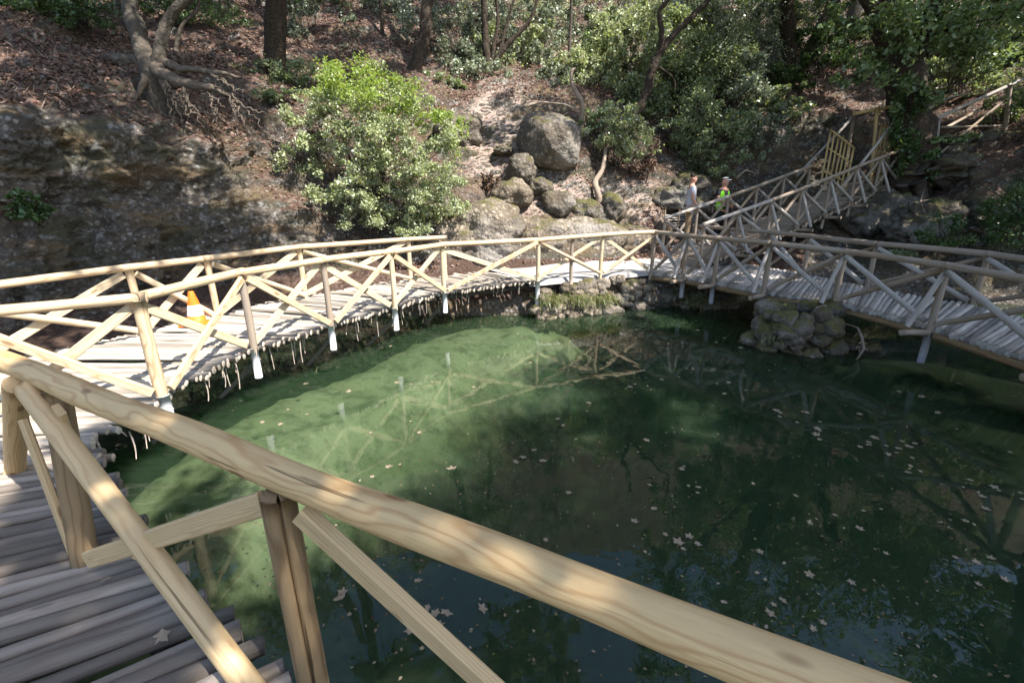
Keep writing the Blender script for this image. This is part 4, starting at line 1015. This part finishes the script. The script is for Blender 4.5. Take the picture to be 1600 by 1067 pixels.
# left tree with bare roots on the cliff edge
TL = 10.3
t = tree('twin stemmed tree with bare roots gripping the edge of the dark cliff', [tp_((238, 118, TL, .20), (225, 85, TL+.1, .17), (212, 40, TL+.3, .15), (202, 0, TL+.5, .14), (196, -90, TL+.8, .13), (200, -220, TL+1.2, .09)),
   tp_((245, 110, TL, .15), (250, 75, TL, .12), (258, 40, TL+.1, .10), (282, 8, TL+.1, .09), (330, -40, TL+.1, .08), (380, -140, TL, .06)),
   tp_((275, 80, TL+.2, .04), (285, 40, TL+.2, .035), (310, 10, TL+.2, .03), (312, -60, TL+.2, .02))],
   [(D(180, -330, 11), 1.6, 2600), (D(320, -260, 11), 1.5, 2400), (D(60, -300, 10.5), 1.5, 2200)], 'leaf_mid', .12, bark='bark_grey')
m = MB()
def rootline(pts3, depths, parent_mb, wobble=.03):
    ps = [D(x, y, TL+dd) for (x, y, r), dd in zip(pts3, depths)]; rs = [r for x, y, r in pts3]
    fine = []; fr = []
    for i in range(len(ps)-1):
        for k in range(5):
            f = k/5; fine.append(ps[i].lerp(ps[i+1], f)+Vector((R.uniform(-wobble, wobble),)*3)*.5); fr.append(rs[i]+(rs[i+1]-rs[i])*f)
    fine.append(ps[-1]); fr.append(rs[-1]); parent_mb.tube(fine, fr, 9, wob=.15)
big_roots = [((236, 92, .15), (250, 116, .12), (285, 130, .10), (330, 138, .06), (362, 150, .03)), ((242, 95, .13), (256, 128, .09), (276, 158, .05), (284, 182, .025)), ((232, 95, .12), (228, 125, .07), (215, 150, .04), (205, 168, .02)), ((244, 95, .1), (285, 108, .06), (330, 112, .04), (380, 122, .02))]
for pl in big_roots: rootline(pl, [.1, -.18, -.3, -.38, -.4], m)
for k in range(22):
    x0, y0 = R.choice([(285, 130), (330, 138), (310, 134), (256, 128), (276, 150), (330, 112), (360, 148)])
    dx = R.uniform(5, 55); dy = R.uniform(25, 85)
    rootline(((x0, y0, .022), (x0+dx*.3, y0+dy*.35, .017), (x0+dx*.7, y0+dy*R.uniform(.5, .8), .012), (x0+dx, y0+dy*R.uniform(.7, 1), .006)), [-.34, -.42, -.5, -.45], m, .06)
m.build('roots', M['root_dark'], t)
tree('dark upright trunk beside the round boulder high on the left slope', [tp_((365, 58, 16, .22), (358, 30, 16, .17), (350, 0, 16.2, .15), (345, -120, 16.5, .12))], [(D(345, -200, 16.5), 1.8, 1800)], 'leaf_mid', .13)
tree('thick black trunk leaning right at the top centre of the slope', [tp_((645, 125, 16, .22), (655, 90, 16, .19), (665, 50, 16.1, .18), (668, 10, 16.2, .17), (685, -80, 16.4, .14), (690, -200, 16.8, .1))], [(D(690, -230, 16.5), 2.0, 2200)], 'leaf_mid', .13)
tree('many stemmed dark tree with thin branches spreading right at the top centre', [tp_((768, 120, 17, .16), (760, 85, 17, .13), (758, 40, 17, .11), (755, -20, 17, .09), (750, -120, 17, .06)),
   tp_((768, 118, 17, .13), (780, 88, 16.9, .09), (795, 68, 16.9, .08), (822, 40, 16.9, .06), (838, 5, 16.9, .045), (850, -60, 17, .03)), tp_((780, 85, 16.9, .06), (790, 45, 17, .05), (800, 10, 17, .045), (815, -40, 17, .03)),
   tp_((768, 110, 17, .08), (772, 70, 17.1, .07), (778, 30, 17.2, .05), (770, -40, 17.2, .04))], [(D(800, -160, 17), 1.7, 800), (D(730, -140, 17), 1.4, 600)], 'leaf_grey', .12)
tree('forked dark tree leaning right above the two people', [tp_((985, 195, 15.3, .15), (1000, 165, 15.3, .13), (1012, 140, 15.3, .12), (1020, 105, 15.3, .115), (1036, 75, 15.3, .10), (1065, 42, 15.3, .085), (1100, 8, 15.3, .07), (1140, -40, 15.3, .05)),
   tp_((1032, 78, 15.3, .09), (1034, 50, 15.2, .075), (1030, 20, 15.2, .06), (1045, -5, 15.2, .055), (1060, -70, 15.2, .04)), tp_((1020, 100, 15.3, .03), (1050, 120, 15.2, .025), (1055, 140, 15.2, .015))],
   [(D(1160, -150, 15), 1.4, 800)], 'leaf_mid', .12)
tree('leaning trunk on the shaded slope at the top right of centre', [tp_((1258, 95, 18.5, .2), (1272, 60, 18.5, .16), (1290, 25, 18.6, .14), (1312, -8, 18.7, .13), (1370, -110, 19, .09))], [(D(1380, -160, 19), 2, 2400)], 'leaf_mid', .13, bark='bark_grey')
tree('thin bare trunk on the bright slope at the top centre', [tp_((888, 125, 17.5, .06), (890, 70, 17.5, .05), (893, 20, 17.5, .045), (892, -40, 17.5, .04), (900, -120, 17.5, .03))], [(D(895, -150, 17.5), 1.3, 1200)], 'leaf_grey', .12, bark='bark_grey')
tree('twisted pale bare stem above the largest boulder', [tp_((910, 165, 14.6, .07), (902, 148, 14.6, .06), (893, 130, 14.6, .05), (894, 112, 14.6, .05), (900, 108, 14.6, .03))], None, bark='root', name='bare_stem')
tree('crooked small trunk rooted between the mossy boulders', [tp_((935, 310, 13.3, .09), (930, 285, 13.5, .08), (942, 262, 13.8, .06), (946, 225, 14.2, .045), (946, 190, 14.5, .03))], None, bark='root', name='bare_stem')
for lb, px, y0, d, r in [('slim grey trunk high at the top left', 190, 30, 14.5, .08), ('slim dark trunk near the top left centre', 410, 45, 18, .07), ('slim dark trunk right of the top left centre', 600, 85, 17.5, .06), ('slim leaning trunk at the top edge right of the pale shrub', 1225, 60, 21, .10), ('pair of pale trunks at the top edge right', 1335, 25, 23, .22), ('thin trunk at the top edge above the stair', 1530, 70, 20, .10), ('slim trunk by the dark bush far left', 75, 40, 13, .07)]:
    a = D(px, y0, d); top = a + Vector((R.uniform(-.6, .6), .5, 5.5))
    tree(lb, [[(a+Vector((0, 0, -.6)), r*1.2), (a.lerp(top, .4)+Vector((R.uniform(-.15, .15), 0, 0)), r), (top, r*.6)]], [(top+Vector((0, 0, .8)), 1.6, 1500)], 'leaf_mid', .13, bark='bark_grey' if R.random() < .5 else 'bark')
# big plane tree by the gate; its crown hangs over the right side of the pond
PT = D(1425, 290, 13.9)
t = tree('massive dark mossy plane tree beside the cane gate with branches hanging over the ramp',
  [[(PT+Vector((0, .1, -1.0)), .75), (PT+Vector((0, .1, 0)), .62), (D(1428, 235, 14), .52), (D(1422, 180, 14.1), .50), (D(1412, 120, 14.2), .46), (D(1395, 60, 14.2), .42), (D(1382, 0, 14.2), .40), (D(1375, -150, 14), .34), (D(1400, -420, 13.5), .2)],
   tp_((1415, 130, 14.0, .22), (1440, 60, 13.8, .18), (1475, -20, 13.4, .15), (1560, -150, 12.6, .1)), tp_((1395, 60, 14, .2), (1330, -40, 13.6, .15), (1260, -180, 13, .1))],
  [(D(1425, 35, 13.2), (1.7, 1.0, .7), 750), (D(1360, 62, 13.0), (.9, .8, .6), 420), (D(1500, 40, 13), (1.3, 1, .55), 600), (D(1400, 95, 13.0), (.8, .5, .7), 330), (D(1560, 30, 12.5), (1.2, 1, .6), 600), (D(1420, 150, 13.2), (.9, .4, .55), 260), (D(1330, 120, 13.0), (.6, .5, .35), 260), (D(1485, 215, 13.3), (.5, .3, .12), 140), (D(1330, 30, 13.2), (.7, .6, .4), 420),
   ((8.4, 12.2, 9.6), (2.2, 2.0, 1.2), 2300), ((11.2, 12.2, 8.8), (2.2, 1.6, 1.3), 2400), ((13.6, 12.2, 9.5), (2.5, 2.3, 1.6), 2600), ((9.0, 13.6, 11.5), (2.6, 2.2, 1.6), 2600), ((6.6, 12.6, 11.0), (2, 1.9, 1.2), 1500), ((5.2, 11.8, 9.6), (1.3, 1.3, .8), 900), ((4.3, 11.8, 11.9), (1.6, 1.4, .8), 800), ((6.4, 10.6, 12.1), (1.5, 1.3, .8), 800)],
  'leaf_plane', .15, bark='bark')
crown('ivy', M['leaf_dark'], [(D(1425, 200, 13.5), (.6, .25, 1.2), 1300), (D(1440, 265, 13.3), (.5, .3, .5), 500), (D(1400, 120, 13.7), (.5, .25, .9), 700)], .10, t)
m = MB()
for pl in [((1445, 262, .16), (1470, 285, .13), (1510, 292, .10), (1545, 300, .05)), ((1435, 285, .18), (1440, 310, .13), (1420, 345, .10), (1412, 385, .06)), ((1452, 275, .12), (1490, 300, .08), (1530, 318, .04)), ((1405, 290, .14), (1402, 330, .09), (1398, 360, .05)), ((1470, 320, .04), (1485, 350, .035), (1470, 380, .03), (1445, 385, .015))]:
    m.tube([D(x, y, 13.3)+Vector((R.uniform(-.03, .03), R.uniform(-.1, .1), 0)) for x, y, r in pl], [r for x, y, r in pl], 10, wob=.15)
m.build('roots', M['bark_grey'], t)
# bare twigs in front of the plane tree and dead branches on the slopes
def dead(label, pts_, r, n=4):
    t = thing('dead_branch', D(*pts_[0]), label, 'branch'); m = MB()
    ps = [D(*p) for p in pts_]; m.tube(ps, [r*(1-.7*i/(len(ps)-1)) for i in range(len(ps))], 7, wob=.15)
    for k in range(n):
        b_ = ps[R.randrange(1, len(ps))]; limb(m, b_, b_+Vector((R.uniform(-.4, .4), R.uniform(-.1, .1), R.uniform(-.1, .35))), r*.4, r*.1, 4, .15, 5)
    m.build('wood', M['root'], t)
dead('pale dead branch with upright twigs in front of the stair railing', [(1450, 170, 13.5), (1485, 152, 13.5), (1505, 148, 13.5), (1540, 143, 13.5)], .03, 7)
dead('long grey fallen branch on the shaded slope above the stair', [(1490, 100, 17), (1540, 88, 17), (1590, 75, 17)], .06, 3)
dead('fallen pale branch crossing the slope above the ramp', [(1265, 178, 16), (1300, 165, 16), (1330, 152, 16)], .03, 3)
dead('bent bare twig rising in front of the grey rock at the right', [(1415, 385, 11.6), (1440, 365, 11.6), (1446, 335, 11.6), (1438, 315, 11.6)], .03, 4)
dead('fallen stick on the ground over the largest boulder', [(820, 165, 14.4), (845, 160, 14.4), (880, 163, 14.3), (905, 172, 14.2)], .04, 3)
dead('pale twisted root on the bank above the hi vis worker', [(1150, 278, 14.8), (1165, 266, 14.8), (1185, 272, 14.8)], .04, 2)
hr = thing('hanging_root', Vector(P(1345, 520, .30)), 'pale frayed root hanging into the water beside the stone pier', 'root')
m = MB(); m.tube([P(1322, 506, .5), P(1340, 512, .42), P(1347, 528, .30), P(1350, 545, .17), P(1340, 560, .02), P(1330, 566, -.1)], [.008, .02, .026, .02, .012, .006], 9, wob=.4)
for k in range(9):
    a = P(1345+R.uniform(-6, 6), 525+R.uniform(-12, 18), .3); limb(m, a, a+Vector((R.uniform(-.1, .1), 0, R.uniform(-.12, .04))), .012, .004, 3, .1, 5)
m.build('wood', M['root'], hr)

# trees with crowns over the frame, shaped to shade it and mirror in water
def bigtree(label, base, top, blobs, mk='leaf_plane', r=.35, size=.2):
    base, top = Vector(base), Vector(top)
    tree(label, [[(base, r*1.3), (base.lerp(top, .3)+Vector((.1, .1, 0)), r), (base.lerp(top, .65)+Vector((-.15, .1, 0)), r*.75), (top, r*.4)]], blobs, mk, size)
def over(zc, r, n, *targets):        # crown clumps on the sun's way to the ground they shade
    o = []
    for k, (x, y, z) in enumerate(targets):
        q_ = zc + (k*.77 % 1.6) - .5; t_ = (q_-z)/SUN.z; o.append(((x+SUN.x*t_, y+SUN.y*t_, q_), (r, r, r*.6), n))
    return o
bigtree('plane tree on the right bank whose crown shades the right bridge', (13.5, 5, 0), (12, 4.5, 9), over(9.5, 1.6, 2300, (3.9, 9.3, .8), (5, 8, .8), (5.6, 6.6, .8), (6, 5.2, .8), (6.1, 3.6, .8), (7.2, 7.3, .8), (7.4, 5.4, .8), (6.4, 9.2, .6), (8.5, 9.5, 1), (4.2, 6.3, 0), (3, 7.6, 0), (4.3, 4.3, 0), (9.5, 8, .5), (4.6, 5.2, 0), (5.2, 4.2, 0), (4.4, 3.3, 0), (5.4, 6.2, 0), (6.5, 6.5, 0)))
bigtree('tall plane tree up the right bank shading the stair', (15.5, 11, 2), (14.5, 10, 11), over(11, 1.8, 2400, (5.2, 11.6, 1.6), (7, 12.2, 2), (8.8, 12.8, 2.4), (10.5, 13.2, 3), (9.5, 11, 1), (11.5, 11.3, 2), (12.5, 13.5, 3.5), (10, 16.5, 5), (13, 16, 5), (14, 11, 2), (13, 18.5, 7), (10, 20, 8), (16, 19, 7), (9, 18, 6), (7.8, 14, 2.5)))
bigtree('plane tree behind the photographer spreading over the near water', (6, -6.5, -.5), (6, -4.5, 9), over(9.5, 1.6, 2300, (3, 5.6, 0), (3, 3.6, 0), (1.7, 4.7, 0), (1.6, 2.6, 0), (.4, 3.2, 0), (3, 2, 0), (.5, 1.6, 0), (2.2, 6.6, 0), (4.5, 2.4, 0)))
bigtree('plane tree behind the near boardwalk on the left', (-5, -6, -.5), (-1, -4, 9), over(9.8, 1.2, 1000, (-1, 1.6, 1), (-2.3, 2.1, 1), (-2.4, .8, .7), (.4, .8, 1.6), (-1, .2, 1), (-.3, 1.2, 1.5)))
bigtree('tall tree above the left cliff shading the rock', (-9.5, 8.2, 4), (-4, 5.5, 11.5), over(11, 1.75, 2100, (-5.6, 7.6, 2.0), (-6.8, 7.2, 2.4), (-7.8, 6.8, 2), (-5.7, 9.2, 2), (-6, 8.6, 3.2), (-7.6, 8.2, 3.2), (-9, 6.5, 2.5), (-6.5, 7, .8), (-5.2, 8.6, .9), (-7, 10.5, 4.6), (-8.5, 9.5, 4.4), (-10, 8, 4)), 'leaf_mid', .25, .18)
bigtree('leafy tree on the slope behind the cane gate', (9.5, 18.5, 6), (9, 17.5, 9.5), [((6.8, 15.6, 8.6), (1.7, 1.5, 1.2), 1900), ((9, 17.2, 9.2), (2, 1.8, 1.3), 2400), ((11.6, 17, 8.9), (1.9, 1.7, 1.2), 2200), ((8.2, 17, 11), (1.9, 1.8, 1.2), 1900), ((12.5, 18.5, 11), (2.2, 2, 1.4), 2200)], 'leaf_plane', .25, .16)
bigtree('tall tree far up the left slope darkening the top left corner', (-9, 16, 8), (-5, 13.5, 16), over(16, 1.8, 1900, (-8, 17, 8.5), (-5, 19, 9), (-11, 15.5, 8), (-2.5, 20.5, 9), (-12.5, 13.8, 6.5), (-9.8, 10.5, 4.8), (-6.8, 11.3, 4.8)), 'leaf_mid', .2, .2)
bigtree('slim tall tree high on the left slope dappling the leaf litter', (-6, 13.5, 5.6), (-4, 11, 14), over(14, 1.75, 2100, (-5.5, 13, 5.6), (-7.8, 12.5, 5.8), (-10, 11.5, 5.5), (-3.5, 16.5, 7), (-6, 15.5, 7), (-9, 14.5, 7), (-11.5, 13, 7), (-4.2, 14.2, 5.8)), 'leaf_mid', .2, .18)

# ------------------------------------------------------------ litter, twigs, floating leaves
n1f = n1_.reshape(-1, 3); Gf = G1.reshape(-1, 3)
def scatter(name, n, size, mk, flatmin, box, lift=.02, aspect=.6, jit=.35):
    i = NR.integers(0, NU-1, n*5); j = NR.integers(0, NV-1, n*5)
    cell = np.linalg.norm(np.cross(G1[i+1, j]-G1[i, j], G1[i, j+1]-G1[i, j]), axis=1); py = GY[i, j]; px = ux[i]
    ok = (RM[i, j] < .35) & (n1_[i, j, 2] > flatmin) & (px > box[0]) & (px < box[1]) & (py > box[2]) & (py < box[3]) & (G1[i, j, 2] > .7)
    i, j, cell = i[ok], j[ok], cell[ok]; wgt = cell**.6*np.clip(.5+2.2*fbm(G1[i, j], 4, .7), .06, 1.6); k = NR.choice(len(i), n, p=wgt/wgt.sum()); i, j = i[k], j[k]
    a = NR.random((n, 1)); b = NR.random((n, 1))
    p = G1[i, j]*(1-a)*(1-b)+G1[i+1, j]*a*(1-b)+G1[i, j+1]*(1-a)*b+G1[i+1, j+1]*a*b
    nn = n1_[i, j]
    V, F_ = leafquads(p+nn*lift, size, aspect=aspect, nrm=nn*(1/jit)*.35)
    o = link(name, npmesh(name, V, F_), M[mk], None, smooth=False); return tag(o, kind='stuff')
o = scatter('leaf_litter', 60000, .085, 'leaf_dry', .55, (-150, 1750, -60, 420)); tag(o, 'brown and pinkish fallen leaves covering the slope', 'leaf litter')
o = scatter('twig_litter', 9000, .26, 'twig_dry', .45, (-150, 1750, -60, 400), .04, .05, .8); tag(o, 'dry twigs and needles strewn over the slope', 'twigs')
def planeleaf(seed, lobes=5):
    r_ = random.Random(seed); vs = [(0, 0, .004)]; n = lobes*4
    for k in range(n):
        a = 2*math.pi*k/n - math.pi/2; ph = k % 4
        rr = {0: .30, 1: .36, 2: .5, 3: .34}[ph]*(1+r_.uniform(-.15, .15))
        if k == 0: rr = .18
        vs.append((rr*math.cos(a), rr*math.sin(a), r_.uniform(-.01, .05)+(.06 if ph == 2 else 0)*r_.uniform(0, 1.4)))
    fs = [(0, 1+k, 1+(k+1) % n) for k in range(n)]
    b = len(vs); vs += [(-.008, -.15, .01), (.008, -.15, .01), (.03, -.62, .03), (.018, -.62, .03)]; fs.append((b, b+1, b+2, b+3))
    me = bpy.data.meshes.new('floating_leaf'); me.from_pydata(vs, [], fs); me.materials.append(M['leaf_float']); return me
def ovalleaf(seed):
    r_ = random.Random(seed); n = 10; vs = [(0, 0, .03)]
    for k in range(n):
        a = 2*math.pi*k/n; vs.append((.24*math.cos(a)*(1+r_.uniform(-.1, .1)), .5*math.sin(a), .02+r_.uniform(0, .08)))
    me = bpy.data.meshes.new('floating_leaf'); me.from_pydata(vs, [], [(0, 1+k, 1+(k+1) % n) for k in range(n)]); me.materials.append(M['leaf_float']); return me
PL = [planeleaf(k) for k in range(6)]; OV = [ovalleaf(k) for k in range(3)]
spots = []
for px, py, s in [(680, 958, .12), (668, 950, .09), (806, 722, .14), (706, 732, .14), (848, 720, .12), (655, 676, .09), (625, 726, .08), (1330, 910, .12), (1131, 941, .10), (1203, 958, .12), (1060, 847, .14), (1225, 880, .05), (1275, 679, .16), (1281, 673, .10), (1420, 698, .16), (1410, 690, .12), (1385, 697, .09), (1540, 795, .11), (1525, 878, .11), (1570, 905, .1), (1015, 758, .09), (1022, 795, .11), (1090, 770, .08), (1065, 733, .08), (535, 925, .10), (530, 935, .10), (595, 544, .22), (410, 660, .10), (438, 663, .10), (478, 600, .14), (450, 640, .1), (590, 870, .04), (572, 978, .035), (550, 1043, .04), (735, 1012, .035), (750, 936, .035), (1357, 695, .09), (985, 605, .16), (920, 630, .12), (1120, 600, .12), (1010, 688, .10), (880, 665, .1), (1465, 645, .14), (1500, 600, .16), (1545, 620, .14), (1440, 620, .14), (740, 605, .10), (545, 612, .12), (620, 598, .12)]:
    spots.append((P(px, py, 0), s))
while len(spots) < 205:
    px, py = R.uniform(380, 1590), 500+ (R.random()**2.3)*420
    q = P(px, py, 0)
    if R.random() < .55: q = R.choice(spots)[0] + Vector((R.gauss(0, .22), R.gauss(0, .22), 0)); px = 800+730*q.x/max(.5, q.y*1.05)
    if dist_poly(np.array([q.x]), np.array([q.y]), INNER)[0] < .35 or (q.x < .5 and q.y > 9) or q.y > 9.6 or (q-Vector((4.85, 7.55, 0))).length < .95: continue
    if dist_poly(np.array([q.x]), np.array([q.y]), [Vector((a, b, 0)) for a, b, c in RPOST])[0] < .25 or (q.x > 5.4): continue
    # left side of the water holds fewer leaves than the far right
    if R.random() > (.25 + .75*min(1, max(0, (px-300)/900)) + (.3 if py < 600 else 0)): continue
    spots.append((q, R.choice([.05, .06, .08, .09, .12])))
for k, (p, s) in enumerate(spots):
    me = R.choice(PL) if (s > .055 and R.random() < .93) else R.choice(OV)
    o = bpy.data.objects.new('floating_leaf', me); col.objects.link(o)
    o.location = (p.x, p.y, .004); o.rotation_euler = (R.uniform(-.1, .1), R.uniform(-.1, .1), R.uniform(0, 6.28)); s *= R.uniform(.5, .85); o.scale = (s, s*R.uniform(.6, 1.05), s)
    tag(o, 'dry fallen leaf floating on the green pond', 'leaf', 'dry leaves floating on the pond')
n = 900
px = NR.uniform(250, 1600, n*2); py = 500 + NR.random(n*2)**1.4*560
pp = np.array([tuple(P(a, b, .003)) for a, b in zip(px, py)]); dd = dist_poly(pp[:, 0], pp[:, 1], INNER); pp = pp[(dd > .3) & (pp[:, 1] < 9.2) & (pp[:, 0] < 5.4)][:n]
V, F_ = leafquads(pp, .022, nrm=np.tile([0, 0, 3.], (len(pp), 1)), aspect=.7); V[:, 2] = np.maximum(V[:, 2], .002)
o = link('floating_specks', npmesh('floating_specks', V, F_), M['leaf_float'], None, smooth=False); tag(o, 'tiny pale specks floating on the pond', 'specks', kind='stuff')
for px, py, s, lb in [(253, 993, .07, 'small yellow leaf lying on the near grey logs'), (165, 905, .05, 'tiny pale leaf on the near logs left of the yellow one')]:
    o = bpy.data.objects.new('fallen_leaf', PL[1]); col.objects.link(o); p = P(px, py, .745); o.location = p; o.scale = (s, s, s); o.rotation_euler = (.1, .2, R.uniform(0, 6)); tag(o, lb, 'leaf')

# ------------------------------------------------------------ people
def skin_mesh(name, verts, edges, radii, root, mat_, parent, sub=2):
    me = bpy.data.meshes.new(name); me.from_pydata([tuple(v) for v in verts], edges, [])
    o = bpy.data.objects.new(name, me); col.objects.link(o)
    md = o.modifiers.new('skin', 'SKIN'); md.use_smooth_shade = True
    for k, r_ in enumerate(radii):
        sv = me.skin_vertices[0].data[k]; sv.radius = r_ if hasattr(r_, '__len__') else (r_, r_); sv.use_root = (k == root)
    o.modifiers.new('sub', 'SUBSURF').levels = sub
    dg = bpy.context.evaluated_depsgraph_get(); dg.update()
    m2 = bpy.data.meshes.new_from_object(o.evaluated_get(dg)); m2.name = name
    bpy.data.objects.remove(o); bpy.data.meshes.remove(me)
    return link(name, m2, mat_, parent)
def person(label, base, face, height, pose, top_mat, leg_mat, extras):
    """face: heading of the chest. pose gives hand targets in body coordinates (right, forward, up) in metres."""
    t = thing('person', base, label, 'person')
    fw = Vector((math.cos(face), math.sin(face), 0)); rt = Vector((fw.y, -fw.x, 0)); k = height/1.75
    def W(x, y, z): return base + (rt*x + fw*y + Vector((0, 0, z)))*k
    v = []; e = []; r_ = []
    def add(p, rr, pa=None):
        v.append(p); r_.append(tuple(a*k for a in rr) if hasattr(rr, '__len__') else rr*k)
        if pa is not None: e.append((pa, len(v)-1))
        return len(v)-1
    pel = add(W(0, 0, .95), (.15, .11)); wa = add(W(0, .01, 1.10), (.135, .095), pel); ch = add(W(0, .01, 1.30), (.16, .105), wa); up_ = add(W(0, -.005, 1.43), (.12, .075), ch)
    nk = add(W(0, .0, 1.50), .055, up_); h1 = add(W(0, .02, 1.57), (.066, .075), nk); h2 = add(W(0, .02, 1.65), (.076, .092), h1); h3 = add(W(0, .01, 1.72), (.055, .07), h2)
    nose = add(W(0, .105, 1.615), .014, h2)
    for s in (-1, 1):
        ear = add(W(s*.082, .01, 1.615), .016, h2)
        hp = add(W(s*.09, 0, .88), .092, pel); kn = add(W(s*.10, .02, .48), .058, hp); an = add(W(s*.11, -.02, .09), .040, kn); heel = add(W(s*.11, -.02, .045), .045, an); toe = add(W(s*.125, .14, .035), .035, heel)
        sh = add(W(s*.185, 0, 1.41), .056, up_); el, wr, fdir = pose[s]
        e_ = add(W(*el), .040, sh); w_ = add(W(*wr), .027, e_)
        hd = (Vector(wr)-Vector(el)).normalized(); pm_l = Vector(wr)+hd*.055; pm = add(W(*pm_l), (.036, .02), w_)
        sdv = Vector(fdir).normalized(); pal = hd.cross(sdv).normalized()
        for q_, (of, ln) in enumerate([(-.026, .062), (-.009, .074), (.009, .070), (.025, .055)]):
            a = pm_l + hd*.035 + sdv*of; b_ = a + hd*ln*.5 + pal*.012; c_ = b_ + hd*ln*.4 + pal*.03
            i1 = add(W(*a), .0095, pm); i2 = add(W(*b_), .009, i1); add(W(*c_), .008, i2)
        a = pm_l - hd*.01 + sdv*-.035; i1 = add(W(*a), .011, pm); add(W(*(a+hd*.045+sdv*-.015+pal*.02)), .009, i1)
    skin_mesh('body', v, e, r_, pel, M['skin'], t)
    # shirt with short sleeves
    v = []; e = []; r_ = []
    a0 = add(W(0, 0, .86), (.18, .14)); a1 = add(W(0, .01, 1.10), (.165, .125), a0); a2 = add(W(0, .01, 1.30), (.18, .128), a1); a3 = add(W(0, -.005, 1.42), (.135, .092), a2)
    for s in (-1, 1):
        el = pose[s][0]; b0 = add(W(s*.185, 0, 1.41), .074, a3); shp = Vector((s*.185, 0, 1.41)); add(W(*shp.lerp(Vector(el), .62)), .060, b0)
    skin_mesh('shirt', v, e, r_, 0, top_mat, t)
    v = []; e = []; r_ = []
    a0 = add(W(0, 0, .99), (.19, .15))
    lo = extras.get('hem', .50)
    for s in (-1, 1):
        b0 = add(W(s*.09, 0, .85), .112, a0); b1 = add(W(s*.10, .015, max(.62, lo)), .09 if lo > .3 else .085, b0)
        if lo < .3: b2 = add(W(s*.10, .015, .45), .075, b1); add(W(s*.11, -.02, lo), .062, b2)
    skin_mesh('trousers' if lo < .3 else 'shorts', v, e, r_, 0, leg_mat, t)
    for s in (-1, 1):
        v = []; e = []; r_ = []
        a0 = add(W(s*.11, -.05, .05), .052); a1 = add(W(s*.115, .05, .05), .05, a0); add(W(s*.125, .16, .035), .038, a1); skin_mesh('shoe', v, e, r_, 0, M['black'], t)
    # face
    for s in (-1, 1):
        for nm, p, q_, mm in (('eye', (s*.032, .096, 1.635), .011, 'white_band'), ('brow', (s*.033, .094, 1.655), .009, 'hair')):
            vv_, ff_ = ICO[3]; o = link(nm, npmesh(nm, vv_*np.array([q_*(1.6 if nm == 'brow' else 1.2), q_*.7, q_*(.5 if nm == 'brow' else .8)])*k + np.array(W(*p)), ff_), M[mm], t)
    vv_, ff_ = ICO[3]; link('mouth', npmesh('mouth', vv_*np.array([.02, .02, .006])*k+np.array(W(0, .085, 1.57)), ff_), M['post'], t)
    v = []; e = []; r_ = []
    if extras.get('cap'):
        a0 = add(W(0, .005, 1.70), (.092, .108)); add(W(0, .0, 1.75), (.07, .085), a0); skin_mesh('cap', v, e, r_, 0, M['cap'], t)
        v = []; e = []; r_ = []; a0 = add(W(0, .09, 1.69), (.075, .010)); add(W(0, .18, 1.675), (.06, .008), a0); skin_mesh('cap_peak', v, e, r_, 0, M['cap'], t)
    else:
        a0 = add(W(0, -.035, 1.65), (.078, .07)); a1 = add(W(0, -.005, 1.715), (.084, .092), a0); add(W(0, .03, 1.745), (.06, .06), a1); skin_mesh('hair', v, e, r_, 0, M['hair'], t)
    if extras.get('vest'):
        v = []; e = []; r_ = []
        for s in (-1, 1):
            v = []; e = []; r_ = []
            a0 = add(W(s*.105, .02, .88), (.11, .155)); a1 = add(W(s*.105, .02, 1.10), (.105, .148), a0); a2 = add(W(s*.11, .02, 1.30), (.10, .148), a1); add(W(s*.11, .0, 1.44), (.055, .10), a2)
            skin_mesh('vest_panel', v, e, r_, 0, M['hivis'], t)
        for zt in (1.02,):
            for s in (-1, 1):
                m = MB(); m.tube([W(s*.105+.112*math.cos(a), .02+.158*math.sin(a), zt) for a in np.linspace(0, 6.28, 17)], [.018]*17, 6, cap=False, wob=0); m.build('reflective_band', M['tape'], t)
    if extras.get('bag'):
        v = []; e = []; r_ = []; a0 = add(W(-.16, -.05, .93), (.08, .07)); add(W(-.10, -.12, .93), (.07, .06), a0); skin_mesh('waist_bag', v, e, r_, 0, M['black'], t)
    return t
b1 = D(1075, 347, 13.0); g1_ = b1.z - .52
person('man in a grey T shirt and pale shorts seen from the side behind the railing', Vector((b1.x, 13.0, max(.9, g1_))), rad(-12), 1.74,
   {1: ((.22, .02, 1.14), (.20, .16, .93), (0, 0, 1)), -1: ((-.22, -.02, 1.14), (-.20, .10, .90), (0, 0, 1))}, M['tee'], M['shorts'], dict(hem=.52, bag=True))
b2 = D(1134, 275, 13.3)
person('worker in a lime hi vis vest, black shirt and white cap at the railing', Vector((b2.x, 13.3, b2.z-1.79)), rad(-62), 1.76,
   {1: ((.24, .05, 1.16), (.10, .26, 1.06), (0, 0, 1)), -1: ((-.25, .06, 1.15), (-.06, .28, 1.04), (0, 0, 1))}, M['black'], M['black'], dict(hem=.12, vest=True, cap=True))
